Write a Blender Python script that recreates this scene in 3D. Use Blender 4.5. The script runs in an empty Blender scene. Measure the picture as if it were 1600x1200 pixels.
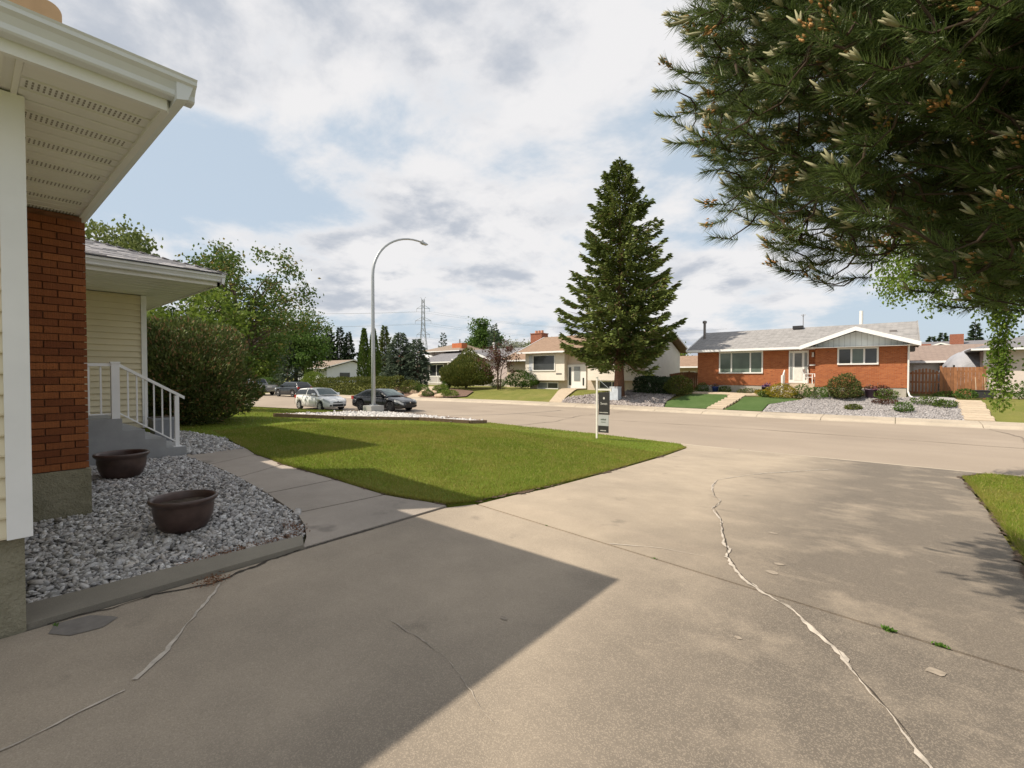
import bpy, bmesh, math, random
import numpy as np
from mathutils import Vector, Matrix, geometry

random.seed(7); rng = np.random.default_rng(7)
scene = bpy.context.scene
COL = scene.collection

# ---------------------------------------------------------------- camera
cam_d = bpy.data.cameras.new('camera'); cam = bpy.data.objects.new('camera', cam_d); COL.objects.link(cam)
cam_d.sensor_width = 36; cam_d.lens = 16.2; cam_d.clip_start = 0.05; cam_d.clip_end = 6000
cam.location = (0, 0, 1.55)
cam.rotation_euler = (math.radians(90 - 1.1), 0, math.radians(39.8))
scene.camera = cam

# ---------------------------------------------------------------- light
SUN_TRAVEL = Vector((0.515, 0.66, -1.0)).normalized()
sun_dir = -SUN_TRAVEL
sun_d = bpy.data.lights.new('sun', 'SUN'); sun = bpy.data.objects.new('sun', sun_d); COL.objects.link(sun)
sun_d.energy = 4.5; sun_d.angle = math.radians(0.6); sun_d.color = (1.0, 0.89, 0.74)
sun.rotation_euler = SUN_TRAVEL.to_track_quat('-Z', 'Y').to_euler()
sun.location = (-20, -20, 40)

scene.view_settings.view_transform = 'Standard'; scene.view_settings.look = 'None'
scene.view_settings.exposure = 0.34; scene.view_settings.gamma = 1.0
scene.view_settings.use_curve_mapping = False

world = bpy.data.worlds.new('World'); scene.world = world; world.use_nodes = True
def build_world():
    nt = world.node_tree; N = nt.nodes; L = nt.links; N.clear()
    def n(t, **kw):
        o = N.new(t)
        for k, v in kw.items(): setattr(o, k, v)
        return o
    def math_(op, a, b=None, c=None):
        o = n('ShaderNodeMath', operation=op)
        for i, v in enumerate((a, b, c)):
            if v is None: continue
            if isinstance(v, (int, float)): o.inputs[i].default_value = v
            else: L.new(v, o.inputs[i])
        return o.outputs[0]
    sky = n('ShaderNodeTexSky', sky_type='NISHITA', sun_disc=False)
    sky.sun_elevation = math.asin(sun_dir.z); sky.sun_rotation = math.atan2(sun_dir.x, sun_dir.y)
    sky.air_density = 1.0; sky.dust_density = 1.6; sky.ozone_density = 1.2
    tc = n('ShaderNodeTexCoord'); sep = n('ShaderNodeSeparateXYZ'); L.new(tc.outputs['Generated'], sep.inputs[0])
    zz = math_('ADD', math_('MAXIMUM', sep.outputs['Z'], 0.0), 0.22)
    px = math_('DIVIDE', sep.outputs['X'], zz); py = math_('DIVIDE', sep.outputs['Y'], zz)
    cv = n('ShaderNodeCombineXYZ'); L.new(px, cv.inputs[0]); L.new(py, cv.inputs[1])
    def noise(scale, detail, rough, off, dist=0.0):
        m = n('ShaderNodeMapping'); m.inputs['Location'].default_value = off; L.new(cv.outputs[0], m.inputs[0])
        t = n('ShaderNodeTexNoise'); t.inputs['Scale'].default_value = scale; t.inputs['Detail'].default_value = detail
        t.inputs['Roughness'].default_value = rough; t.inputs['Distortion'].default_value = dist
        L.new(m.outputs[0], t.inputs['Vector']); return t.outputs['Fac']
    def ramp(v, a, b):
        r = n('ShaderNodeMapRange', interpolation_type='SMOOTHSTEP'); L.new(v, r.inputs['Value'])
        r.inputs['From Min'].default_value = a; r.inputs['From Max'].default_value = b
        return r.outputs['Result']
    big = noise(0.62, 3, 0.45, (3.6, 2.3, 0.0)); fine = noise(1.7, 11, 0.60, (1.4, 4.4, 0.0), 0.15)
    dens = math_('ADD', math_('MULTIPLY', big, 0.5), math_('MULTIPLY', fine, 0.5))
    mask = ramp(dens, 0.42, 0.52)
    thick = noise(1.8, 10, 0.58, (1.52, 4.28, 0.0), 0.15)
    shade = math_('MULTIPLY', ramp(thick, 0.45, 0.60), ramp(dens, 0.47, 0.57))
    hz = ramp(sep.outputs['Z'], 0.75, 0.0)
    def mix(f, a, b):
        m = n('ShaderNodeMix', data_type='RGBA')
        if isinstance(f, float): m.inputs[0].default_value = f
        else: L.new(f, m.inputs[0])
        for s, v in ((6, a), (7, b)):
            if isinstance(v, tuple): m.inputs[s].default_value = (*v, 1)
            else: L.new(v, m.inputs[s])
        return m.outputs[2]
    K = 7.4
    veil = mix(0.80, sky.outputs[0], (0.76*K, 0.89*K, 1.02*K))          # thin high haze over the blue
    cloud = mix(shade, (1.12*K, 1.10*K, 1.10*K), (0.64*K, 0.685*K, 0.77*K))
    c = mix(math_('MULTIPLY', mask, 0.93), veil, cloud)
    bg = n('ShaderNodeBackground'); L.new(c, bg.inputs['Color']); bg.inputs['Strength'].default_value = 0.086
    out = n('ShaderNodeOutputWorld'); L.new(bg.outputs[0], out.inputs['Surface'])
build_world()

# ---------------------------------------------------------------- helpers: tags and meshes
def tag(o, label=None, cat=None, group=None, kind=None):
    if label: o['label'] = label
    if cat: o['category'] = cat
    if group: o['group'] = group
    if kind: o['kind'] = kind
    return o
def empty(name, loc=(0, 0, 0), rz=0.0, parent=None):
    o = bpy.data.objects.new(name, None); COL.objects.link(o)
    o.location = loc; o.rotation_euler = (0, 0, rz); o.empty_display_size = 0.2
    if parent: o.parent = parent
    return o
def thing(name, label, cat, loc=(0, 0, 0), rz=0.0, group=None):
    return tag(empty(name, loc, rz), label, cat, group)
def link(name, me, mat=None, parent=None, loc=None, rot=None, smooth=False):
    if mat is not None and not me.materials: me.materials.append(mat)
    o = bpy.data.objects.new(name, me); COL.objects.link(o)
    if parent: o.parent = parent
    if loc is not None: o.location = loc
    if rot is not None: o.rotation_euler = rot
    if smooth: me.polygons.foreach_set('use_smooth', [True]*len(me.polygons))
    return o
class MB:
    """collects vertices and faces of ONE mesh object"""
    def __init__(s): s.v = []; s.f = []
    def add(s, vs, fs):
        b = len(s.v); s.v += [tuple(v) for v in vs]; s.f += [tuple(i+b for i in f) for f in fs]; return s
    def box(s, x0, x1, y0, y1, z0, z1):
        return s.add([(x0,y0,z0),(x1,y0,z0),(x1,y1,z0),(x0,y1,z0),(x0,y0,z1),(x1,y0,z1),(x1,y1,z1),(x0,y1,z1)],
                     [(3,2,1,0),(4,5,6,7),(0,1,5,4),(1,2,6,5),(2,3,7,6),(3,0,4,7)])
    def hexa(s, p):
        return s.add(p, [(3,2,1,0),(4,5,6,7),(0,1,5,4),(1,2,6,5),(2,3,7,6),(3,0,4,7)])
    def cbox(s, x0, x1, y0, y1, z0, z1, c):
        """box with chamfered long top edges"""
        p = [(x0,z0),(x1,z0),(x1,z1-c),(x1-c,z1),(x0+c,z1),(x0,z1-c)]
        return s.prism_y(p, y0, y1)
    def prism_y(s, p, y0, y1):
        n = len(p)
        return s.add([(a,y0,b) for a,b in p]+[(a,y1,b) for a,b in p],
                     [tuple(range(n)), tuple(range(2*n-1,n-1,-1))]+[((i+1)%n,i,i+n,(i+1)%n+n) for i in range(n)])
    def prism_x(s, p, x0, x1):
        n = len(p)
        return s.add([(x0,a,b) for a,b in p]+[(x1,a,b) for a,b in p],
                     [tuple(range(n-1,-1,-1)), tuple(range(n,2*n))]+[(i,(i+1)%n,(i+1)%n+n,i+n) for i in range(n)])
    def prism_z(s, p, z0, z1):
        n = len(p)
        return s.add([(a,b,z0) for a,b in p]+[(a,b,z1) for a,b in p],
                     [tuple(range(n-1,-1,-1)), tuple(range(n,2*n))]+[(i,(i+1)%n,(i+1)%n+n,i+n) for i in range(n)])
    def tube(s, pts, rad, n=8, cap=True):
        pts = [Vector(p) for p in pts]
        if isinstance(rad, (int, float)): rad = [rad]*len(pts)
        rings = []; up = Vector((0,0,1)); prev = None
        for i, p in enumerate(pts):
            d = (pts[min(i+1,len(pts)-1)]-pts[max(i-1,0)]).normalized()
            if prev is None:
                a = d.cross(up) if abs(d.z) < 0.9 else d.cross(Vector((1,0,0)))
            else: a = prev - d*prev.dot(d)
            a.normalize(); prev = a; b = d.cross(a)
            rings.append([p+(a*math.cos(2*math.pi*k/n)+b*math.sin(2*math.pi*k/n))*rad[i] for k in range(n)])
        base = len(s.v)
        for r in rings: s.v += [tuple(v) for v in r]
        for i in range(len(pts)-1):
            for k in range(n):
                s.f.append((base+i*n+k, base+i*n+(k+1)%n, base+(i+1)*n+(k+1)%n, base+(i+1)*n+k))
        if cap:
            s.f.append(tuple(base+k for k in range(n-1,-1,-1))); e = base+(len(pts)-1)*n
            s.f.append(tuple(e+k for k in range(n)))
        return s
    def lathe(s, prof, n=32, c=(0,0,0)):
        base = len(s.v)
        for r, z in prof:
            for k in range(n):
                a = 2*math.pi*k/n; s.v.append((c[0]+r*math.cos(a), c[1]+r*math.sin(a), c[2]+z))
        for i in range(len(prof)-1):
            for k in range(n):
                s.f.append((base+i*n+k, base+i*n+(k+1)%n, base+(i+1)*n+(k+1)%n, base+(i+1)*n+k))
        return s
    def mesh(s, name):
        me = bpy.data.meshes.new(name); me.from_pydata(s.v, [], s.f); me.update(); return me
    def build(s, name, mat, parent=None, smooth=False, loc=None, rot=None):
        return link(name, s.mesh(name), mat, parent, loc, rot, smooth)
def fast_mesh(name, verts, faces_n, idx, mat):
    """verts (N,3); faces all with faces_n corners; idx flat"""
    me = bpy.data.meshes.new(name); nv = len(verts); nf = len(idx)//faces_n
    me.vertices.add(nv); me.vertices.foreach_set('co', np.ascontiguousarray(verts, dtype=np.float32).ravel())
    me.loops.add(nf*faces_n); me.loops.foreach_set('vertex_index', np.asarray(idx, dtype=np.int32))
    me.polygons.add(nf); me.polygons.foreach_set('loop_start', np.arange(0, nf*faces_n, faces_n, dtype=np.int32))
    me.update(calc_edges=True)
    if mat: me.materials.append(mat)
    return me
def unit(a): return a/np.maximum(np.linalg.norm(a, axis=1, keepdims=True), 1e-9)
def leaf_mesh(name, C, A, L, W, mat, fold=0.0):
    """diamond leaves: centre base C, long axis A (unit), length L, width W"""
    n = len(C); A = unit(A); R = unit(np.cross(A, rng.normal(size=(n,3))))
    L = np.broadcast_to(np.asarray(L, float), (n,))[:,None]; W = np.broadcast_to(np.asarray(W, float), (n,))[:,None]
    Nn = np.cross(A, R)
    v = np.stack([C, C+A*L*0.45+R*W*0.5+Nn*L*fold, C+A*L, C+A*L*0.45-R*W*0.5+Nn*L*fold], axis=1).reshape(-1,3)
    return fast_mesh(name, v, 4, np.arange(4*n), mat)
def blade_mesh(name, C, A, L, W, mat):
    n = len(C); A = unit(A); R = unit(np.cross(A, rng.normal(size=(n,3))))
    L = np.broadcast_to(np.asarray(L, float), (n,))[:,None]; W = np.broadcast_to(np.asarray(W, float), (n,))[:,None]
    v = np.stack([C-R*W*0.5, C+R*W*0.5, C+A*L], axis=1).reshape(-1,3)
    return fast_mesh(name, v, 3, np.arange(3*n), mat)
def sphere_dirs(n): return unit(rng.normal(size=(n,3)))

# ---------------------------------------------------------------- helpers: materials
class NT:
    def __init__(s, name):
        s.m = bpy.data.materials.new(name); s.m.use_nodes = True; s.t = s.m.node_tree
        s.b = s.t.nodes['Principled BSDF']; s.geo = None
    def n(s, t, **kw):
        o = s.t.nodes.new(t)
        for k, v in kw.items(): setattr(o, k, v)
        return o
    def L(s, a, b): s.t.links.new(a, b)
    def pos(s):
        if s.geo is None: s.geo = s.n('ShaderNodeNewGeometry')
        return s.geo.outputs['Position']
    def math(s, op, a, b=None, c=None):
        o = s.n('ShaderNodeMath', operation=op)
        for i, v in enumerate((a, b, c)):
            if v is None: continue
            if isinstance(v, (int, float)): o.inputs[i].default_value = v
            else: s.L(v, o.inputs[i])
        return o.outputs[0]
    def noise(s, scale, detail=4, rough=0.55, vec=None, dist=0.0):
        t = s.n('ShaderNodeTexNoise'); t.inputs['Scale'].default_value = scale; t.inputs['Detail'].default_value = detail
        t.inputs['Roughness'].default_value = rough; t.inputs['Distortion'].default_value = dist
        s.L(vec or s.pos(), t.inputs['Vector']); return t.outputs['Fac']
    def rng(s, v, a, b, lo=0.0, hi=1.0):
        r = s.n('ShaderNodeMapRange'); s.L(v, r.inputs['Value'])
        for k, x in (('From Min', a), ('From Max', b), ('To Min', lo), ('To Max', hi)): r.inputs[k].default_value = x
        return r.outputs['Result']
    def mix(s, f, a, b, blend='MIX'):
        m = s.n('ShaderNodeMix', data_type='RGBA', blend_type=blend)
        if isinstance(f, (int, float)): m.inputs[0].default_value = f
        else: s.L(f, m.inputs[0])
        for k, v in ((6, a), (7, b)):
            if isinstance(v, tuple): m.inputs[k].default_value = (*v, 1)
            else: s.L(v, m.inputs[k])
        return m.outputs[2]
    def bump(s, h, strength=0.3, dist=0.01, prev=None):
        b = s.n('ShaderNodeBump'); b.inputs['Strength'].default_value = strength; b.inputs['Distance'].default_value = dist
        s.L(h, b.inputs['Height'])
        if prev is not None: s.L(prev, b.inputs['Normal'])
        s.L(b.outputs[0], s.b.inputs['Normal']); return b.outputs[0]
    def done(s, col=None, rough=0.8, metal=0.0, spec=0.4):
        if col is not None:
            if isinstance(col, tuple): s.b.inputs['Base Color'].default_value = (*col, 1)
            else: s.L(col, s.b.inputs['Base Color'])
        if isinstance(rough, (int, float)): s.b.inputs['Roughness'].default_value = rough
        else: s.L(rough, s.b.inputs['Roughness'])
        s.b.inputs['Metallic'].default_value = metal; s.b.inputs['Specular IOR Level'].default_value = spec
        return s.m
def dim(c, k): return tuple(x*k for x in c)
def plain(name, col, rough=0.7, var=0.12, scale=3.0, metal=0.0, bump=0.0, bscale=40.0, rand=0.0, spec=0.4):
    t = NT(name); f = t.rng(t.noise(scale, 5, 0.6), 0.3, 0.7)
    c = t.mix(f, dim(col, 1-var), dim(col, 1+var))
    if rand:
        oi = t.n('ShaderNodeObjectInfo'); c = t.mix(t.rng(oi.outputs['Random'], 0, 1, 0, rand), c, dim(col, 0.35))
    if bump: t.bump(t.noise(bscale, 6, 0.6), bump, 0.01)
    return t.done(c, rough, metal, spec)
def foliage(name, c0, c1, c2=None, rough=0.6, trans=0.3, p2=0.12, scale=0.8, dry=None):
    """leaf colour varies leaf by leaf and clump by clump; some light passes through"""
    t = NT(name); g = t.n('ShaderNodeNewGeometry'); t.geo = g; isl = g.outputs['Random Per Island']
    f = t.math('ADD', t.math('MULTIPLY', isl, 0.6), t.math('MULTIPLY', t.rng(t.noise(scale, 3), 0.3, 0.7), 0.4))
    c = t.mix(f, c0, c1)
    if dry: c = t.mix(t.math('MULTIPLY', t.rng(t.noise(0.5, 5, 0.68), 0.40, 0.60), 0.72), c, dry)
    if c2: c = t.mix(t.math('GREATER_THAN', isl, 1-p2), c, c2)
    tr = t.n('ShaderNodeBsdfTranslucent'); t.L(c, tr.inputs['Color'])
    mx = t.n('ShaderNodeMixShader'); mx.inputs[0].default_value = trans
    m = t.done(c, rough, 0, 0.25)
    t.L(t.b.outputs[0], mx.inputs[1]); t.L(tr.outputs[0], mx.inputs[2])
    t.L(mx.outputs[0], t.t.nodes['Material Output'].inputs['Surface'])
    return m
XN=[-400,-80,-57,-40,-33,-29,-26,-22,-16,-13,-9,-5,1,20,400]
YN=[9,10.5,11.5,12.5,13.6,14.6,15.7,16.2,16.2,15.95,15.7,15.1,15.05,15.0,15.0]
XF=[-400,-150,-80,-57,-49,-42,-36,-31,-25,-18,-5,4,20,400]
YF=[20,22,23.5,24.2,24.8,25.8,27.0,28.0,28.7,28.9,28.8,29.2,29.4,29.4]
ROADZ=-0.80
def sstep(a,b,x):
    t=np.clip((x-a)/(b-a),0,1); return t*t*(3-2*t)
def H(x,y):
    """ground height in metres; the camera stands on 0"""
    x=np.asarray(x,float); y=np.asarray(y,float)
    yn=np.interp(x,XN,YN); yf=np.interp(x,XF,YF)
    k=sstep(4.0,8.5,-x)
    g0=0.17*k; y0=4.3+2.0*k
    t=np.clip((y-y0)/(yn-y0),0,1)
    near=g0*(1-t)+(ROADZ+0.10)*t
    s=np.clip((y-(yf+1.5))/4.9,0,1)
    far=-0.62+0.90*s
    sw=np.clip((y-yf)/1.5,0,1)
    far=np.where(y<yf+1.5,-0.70+0.08*sw,far)
    road=np.full_like(near,ROADZ-0.10)
    return np.where(y<=yn,near,np.where(y<yf,road,far))

# ---------------------------------------------------------------- ground, road, drive, walk
def h1(x, y): return float(H(x, y))
def in_poly(x, y, poly):
    x = np.asarray(x); y = np.asarray(y); c = np.zeros(x.shape, bool); n = len(poly)
    for i in range(n):
        x0, y0 = poly[i]; x1, y1 = poly[(i+1) % n]
        if y0 == y1: continue
        c ^= ((y0 > y) != (y1 > y)) & (x < (x1-x0)*(y-y0)/(y1-y0)+x0)
    return c
def densify(poly, step):
    out = []
    for i in range(len(poly)):
        a = poly[i]; b = poly[(i+1) % len(poly)]; k = max(1, int(math.hypot(b[0]-a[0], b[1]-a[1])/step))
        out += [(a[0]+(b[0]-a[0])*j/k, a[1]+(b[1]-a[1])*j/k) for j in range(k)]
    return out
def smooth_closed(poly, it=2):
    for _ in range(it):
        q = []
        for i in range(len(poly)):
            a = poly[i]; b = poly[(i+1) % len(poly)]
            q += [(0.75*a[0]+0.25*b[0], 0.75*a[1]+0.25*b[1]), (0.25*a[0]+0.75*b[0], 0.25*a[1]+0.75*b[1])]
        poly = q
    return poly
def sheet(name, poly, step, mat, zoff=0.0, skirt=0.0, parent=None, hf=None):
    """a ground sheet that follows the terrain inside a polygon, with an optional thickness"""
    hf = hf or H
    b = densify(poly, step); nb = len(b)
    xs = [p[0] for p in b]; ys = [p[1] for p in b]
    gx, gy = np.meshgrid(np.arange(min(xs)+step*0.5, max(xs), step), np.arange(min(ys)+step*0.5, max(ys), step))
    gx = gx.ravel(); gy = gy.ravel(); k = in_poly(gx, gy, b)
    vs = [Vector(p) for p in b]+[Vector((float(x), float(y))) for x, y in zip(gx[k], gy[k])]
    ov, oe, of, a1, a2, a3 = geometry.delaunay_2d_cdt(vs, [(i, (i+1) % nb) for i in range(nb)], [], 1, 1e-5)
    z = hf([v.x for v in ov], [v.y for v in ov])+zoff
    mb = MB(); mb.v = [(v.x, v.y, float(zz)) for v, zz in zip(ov, z)]
    for f in of:
        f = list(f); a, bb, c = (ov[i] for i in f[:3])
        if (bb.x-a.x)*(c.y-a.y)-(bb.y-a.y)*(c.x-a.x) < 0: f.reverse()
        mb.f.append(tuple(f))
    if skirt:
        zb = hf(np.array(xs), np.array(ys))+zoff; s0 = len(mb.v)
        for (x, y), zz in zip(b, zb): mb.v += [(x, y, float(zz)), (x, y, float(zz)-skirt)]
        for i in range(nb):
            j = (i+1) % nb; mb.f.append((s0+2*i, s0+2*i+1, s0+2*j+1, s0+2*j))
    return mb.build(name, mat, parent)

def mat_concrete(name, base, stain=(0.10,0.092,0.082), stain_amt=0.5, speck=0.5, tint=None, dark_right=False):
    t = NT(name)
    big = t.rng(t.noise(0.55, 5, 0.6), 0.42, 0.70); mid = t.rng(t.noise(2.6, 6, 0.65), 0.35, 0.75)
    c = t.mix(t.math('MULTIPLY', mid, 0.55), base, dim(base, 0.72))
    c = t.mix(t.math('MULTIPLY', big, stain_amt), c, stain)
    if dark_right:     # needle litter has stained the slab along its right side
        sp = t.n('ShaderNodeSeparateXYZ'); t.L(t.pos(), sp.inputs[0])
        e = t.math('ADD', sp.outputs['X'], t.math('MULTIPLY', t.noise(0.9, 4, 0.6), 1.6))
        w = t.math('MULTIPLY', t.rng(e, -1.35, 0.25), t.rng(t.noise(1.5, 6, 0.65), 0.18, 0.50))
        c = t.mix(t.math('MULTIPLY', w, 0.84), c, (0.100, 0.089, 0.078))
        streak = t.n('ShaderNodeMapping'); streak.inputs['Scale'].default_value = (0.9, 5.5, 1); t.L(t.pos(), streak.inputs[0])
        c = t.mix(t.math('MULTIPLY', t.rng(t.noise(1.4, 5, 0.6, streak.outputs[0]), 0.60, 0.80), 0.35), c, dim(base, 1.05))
    c = t.mix(t.math('MULTIPLY', t.rng(t.noise(1.9, 3, 0.5), 0.66, 0.74), 0.45), c, dim(stain, 0.9))
    c = t.mix(t.math('MULTIPLY', t.rng(t.noise(9.0, 4, 0.6), 0.62, 0.78), 0.30), c, dim(base, 1.2))
    v = t.n('ShaderNodeTexVoronoi'); v.inputs['Scale'].default_value = 210; t.L(t.pos(), v.inputs['Vector'])
    sepc = t.n('ShaderNodeSeparateColor'); t.L(v.outputs['Color'], sepc.inputs[0])
    c = t.mix(t.math('MULTIPLY', t.math('GREATER_THAN', sepc.outputs[0], 0.74), speck*0.34), c, dim(base, 1.45))
    c = t.mix(t.math('MULTIPLY', t.math('LESS_THAN', sepc.outputs[1], 0.20), speck*0.34), c, dim(base, 0.45))
    gr = t.noise(160, 3, 0.7)
    c = t.mix(t.math('MULTIPLY', t.rng(gr, 0.35, 0.7), 0.28), c, dim(base, 0.45))
    b = t.bump(t.math('ADD', gr, t.math('MULTIPLY', v.outputs['Distance'], 0.8)), 0.35, 0.004)
    return t.done(c, 0.88, 0, 0.25)
CON = (0.44, 0.368, 0.285)
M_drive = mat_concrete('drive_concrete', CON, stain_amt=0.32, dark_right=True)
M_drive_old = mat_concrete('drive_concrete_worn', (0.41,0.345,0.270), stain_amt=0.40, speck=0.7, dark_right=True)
M_walk = mat_concrete('walk_concrete', (0.40,0.35,0.30), stain_amt=0.3, speck=0.35)
M_kerb = mat_concrete('kerb_concrete', (0.50,0.43,0.34), stain_amt=0.25, speck=0.3)
M_edge = mat_concrete('edging_concrete', (0.27,0.245,0.20), stain_amt=0.5, speck=0.3)
def mat_road():
    t = NT('road_asphalt'); c = t.mix(t.rng(t.noise(0.25, 4), 0.3, 0.7), (0.30,0.250,0.200), (0.365,0.305,0.245))
    mp = t.n('ShaderNodeMapping'); mp.inputs['Scale'].default_value = (0.12, 1.0, 1); t.L(t.pos(), mp.inputs[0])
    c = t.mix(t.math('MULTIPLY', t.rng(t.noise(0.9, 5, 0.6, mp.outputs[0]), 0.5, 0.75), 0.4), c, (0.25,0.21,0.175))
    c = t.mix(t.math('MULTIPLY', t.rng(t.noise(60, 3, 0.7), 0.4, 0.7), 0.35), c, (0.21,0.17,0.14))
    t.bump(t.noise(90, 4, 0.7), 0.35, 0.006); return t.done(c, 0.9, 0, 0.2)
M_road = mat_road()
def mat_grass(name, a, b, dry, amt=0.35):
    t = NT(name); c = t.mix(t.rng(t.noise(1.1, 5), 0.3, 0.7), a, b)
    c = t.mix(t.math('MULTIPLY', t.rng(t.noise(0.5, 5, 0.65), 0.5, 0.72), amt), c, dry)
    c = t.mix(t.rng(t.noise(45, 4, 0.7), 0.35, 0.75, 0, 0.55), c, dim(a, 0.35))
    t.bump(t.noise(70, 5, 0.7), 0.7, 0.03); return t.done(c, 0.95, 0, 0.1)
M_lawn = mat_grass('lawn_turf', (0.12,0.175,0.018), (0.18,0.23,0.030), (0.27,0.215,0.075), 0.5)
M_lawn_far = mat_grass('lawn_turf_far', (0.16,0.18,0.045), (0.23,0.225,0.065), (0.32,0.26,0.11), 0.5)
M_lawn_cool = mat_grass('lawn_turf_cool', (0.075,0.13,0.04), (0.11,0.17,0.06), (0.14,0.18,0.08), 0.3)
M_soil = plain('dark_soil', (0.055,0.040,0.028), 0.95, 0.35, 12, bump=0.6, bscale=60)

def axis_pts(lo, hi, dense0, dense1, d, far):
    a = [dense0]; s = d
    while a[-1] > lo: s *= 1.35; a.append(a[-1]-min(s, far))
    b = [dense1]; s = d
    while b[-1] < hi: s *= 1.35; b.append(b[-1]+min(s, far))
    return np.array(sorted(set(a+list(np.arange(dense0, dense1, d))+b)))
def build_ground():
    gx = axis_pts(-1600, 1600, -70, 30, 1.0, 90); gy = axis_pts(-300, 2400, -12, 60, 0.6, 90)
    X, Y = np.meshgrid(gx, gy); Z = H(X, Y)-0.09
    v = np.stack([X, Y, Z], -1).reshape(-1, 3); nx = len(gx); ny = len(gy)
    i = (np.arange(ny-1)[:,None]*nx+np.arange(nx-1)[None,:]).ravel()
    me = fast_mesh('ground', v, 4, np.stack([i, i+1, i+nx+1, i+nx], 1).ravel(), M_lawn_far)
    tag(link('ground', me), kind='structure')
build_ground()
def build_road():
    xs = np.concatenate([np.arange(-300, -60, 10), np.arange(-60, 20, 1.0), np.arange(20, 300, 10)]); K = 9
    yn = np.interp(xs, XN, YN); yf = np.interp(xs, XF, YF); mb = MB()
    for x, a, b in zip(xs, yn+0.25, yf-0.02):
        for k in range(K):
            u = k/(K-1); mb.v.append((x, a+(b-a)*u, ROADZ+0.10*4*u*(1-u)*0.6))
    for i in range(len(xs)-1):
        for k in range(K-1): mb.f.append((i*K+k, (i+1)*K+k, (i+1)*K+k+1, i*K+k+1))
    tag(mb.build('road', M_road, smooth=True), kind='structure')
build_road()
def tar():
    m = plain('tar_seam', (0.215,0.178,0.145), 0.85, 0.25, 5)
    road = bpy.data.objects['road']
    for pts, w in (([(-30,20.5),(-22,21.4),(-14,21.0),(-6,21.6),(4,21.2),(12,21.5)],0.05),([(-13.5,16.6),(-13.0,19),(-13.6,22),(-13.2,25.5),(-13.4,28.3)],0.05),([(-24,21.3),(-23.4,25),(-24,28)],0.05),([(3.2,21.2),(3.6,25),(3.1,28.6)],0.05)):
        P = []
        for (a, b), (c, d) in zip(pts[:-1], pts[1:]):
            for k in range(12): P.append((a+(c-a)*k/12+random.gauss(0,0.035), b+(d-b)*k/12+random.gauss(0,0.035)))
        mb = MB()
        for i, (x, y) in enumerate(P):
            q = P[min(i+1,len(P)-1)]; o = P[max(i-1,0)]; dx, dy = q[0]-o[0], q[1]-o[1]; l = math.hypot(dx,dy); s = (-dy/l, dx/l); ww = w*0.55*random.uniform(0.3,1.3)
            yn = float(np.interp(x,XN,YN))+0.25; yf = float(np.interp(x,XF,YF))-0.02; u = min(max((y-yn)/(yf-yn),0),1); K = 8; i0 = min(int(u*K),K-1); fz = lambda v: 0.24*v*(1-v); u0 = i0/K; u1 = (i0+1)/K; z = ROADZ+fz(u0)+(fz(u1)-fz(u0))*(u-u0)*K+0.012
            mb.v += [(x+s[0]*ww,y+s[1]*ww,z),(x-s[0]*ww,y-s[1]*ww,z)]
        for i in range(len(P)-1): mb.f.append((2*i,2*i+1,2*i+3,2*i+2))
        mb.build('tar_seam', m, road)
tar()
def strip_panels(name, piece, X0, X1, L, edge, prof, mat):
    """kerb or pavement laid in panels along the road; prof = (offset, height) from the road edge"""
    root = tag(empty(name), kind='structure'); x = X0
    while x < X1:
        a = x+0.012; b = min(x+L, X1)-0.012; m = 4; mb = MB(); n = len(prof)
        for j in range(m+1):
            xx = a+(b-a)*j/m; y0 = float(np.interp(xx, *edge))
            for o, z in prof: mb.v.append((xx, y0+o, z))
        for j in range(m):
            for k in range(n-1):
                q = (j*n+k, (j+1)*n+k, (j+1)*n+k+1, j*n+k+1); mb.f.append(q)
        mb.f.append(tuple(range(n))); mb.f.append(tuple(range((m+1)*n-1, m*n-1, -1)))
        mb.build(piece, mat, root); x += L
    return root
strip_panels('kerb', 'kerb_stone', -42, 14, 2.4, (XN, YN), [(-0.02,-0.95),(-0.02,-0.705),(0.12,-0.71),(0.30,-0.775),(0.62,-0.792),(0.62,-0.95)], M_kerb)
strip_panels('sidewalk', 'sidewalk_slab', -60, 22, 3.0, (XF, YF), [(-0.40,-0.99),(-0.40,-0.792),(-0.12,-0.77),(0.06,-0.675),(1.50,-0.60),(1.50,-0.99)], M_kerb)

# driveway: two big slabs with a joint between them, apron in front of the kerb
def jy(x): return 3.96-(x+3.85)*0.096
drive = tag(empty('driveway'), kind='structure')
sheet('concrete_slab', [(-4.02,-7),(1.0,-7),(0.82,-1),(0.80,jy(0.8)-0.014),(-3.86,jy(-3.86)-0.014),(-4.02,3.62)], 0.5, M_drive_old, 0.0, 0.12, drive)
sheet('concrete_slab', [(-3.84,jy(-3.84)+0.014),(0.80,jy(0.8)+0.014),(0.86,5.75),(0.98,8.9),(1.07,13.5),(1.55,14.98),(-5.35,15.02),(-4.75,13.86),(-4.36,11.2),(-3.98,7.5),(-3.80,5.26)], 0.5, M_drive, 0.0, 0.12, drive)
M_joint = plain('joint_dirt', (0.085,0.055,0.035), 0.95, 0.4, 30)
tag(sheet('joint_filler', [(-3.88,jy(-3.88)-0.02),(0.80,jy(0.8)-0.02),(0.80,jy(0.8)+0.02),(-3.88,jy(-3.88)+0.02)], 0.3, M_joint, -0.012, 0, drive))
# concrete edging beside the gravel, cracked away from the slab
sheet('edging_strip', [(-4.40,0.24),(-4.045,0.24),(-4.045,1.95),(-4.30,2.06),(-4.36,1.2)], 0.3, M_edge, 0.035, 0.15, drive)

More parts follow.
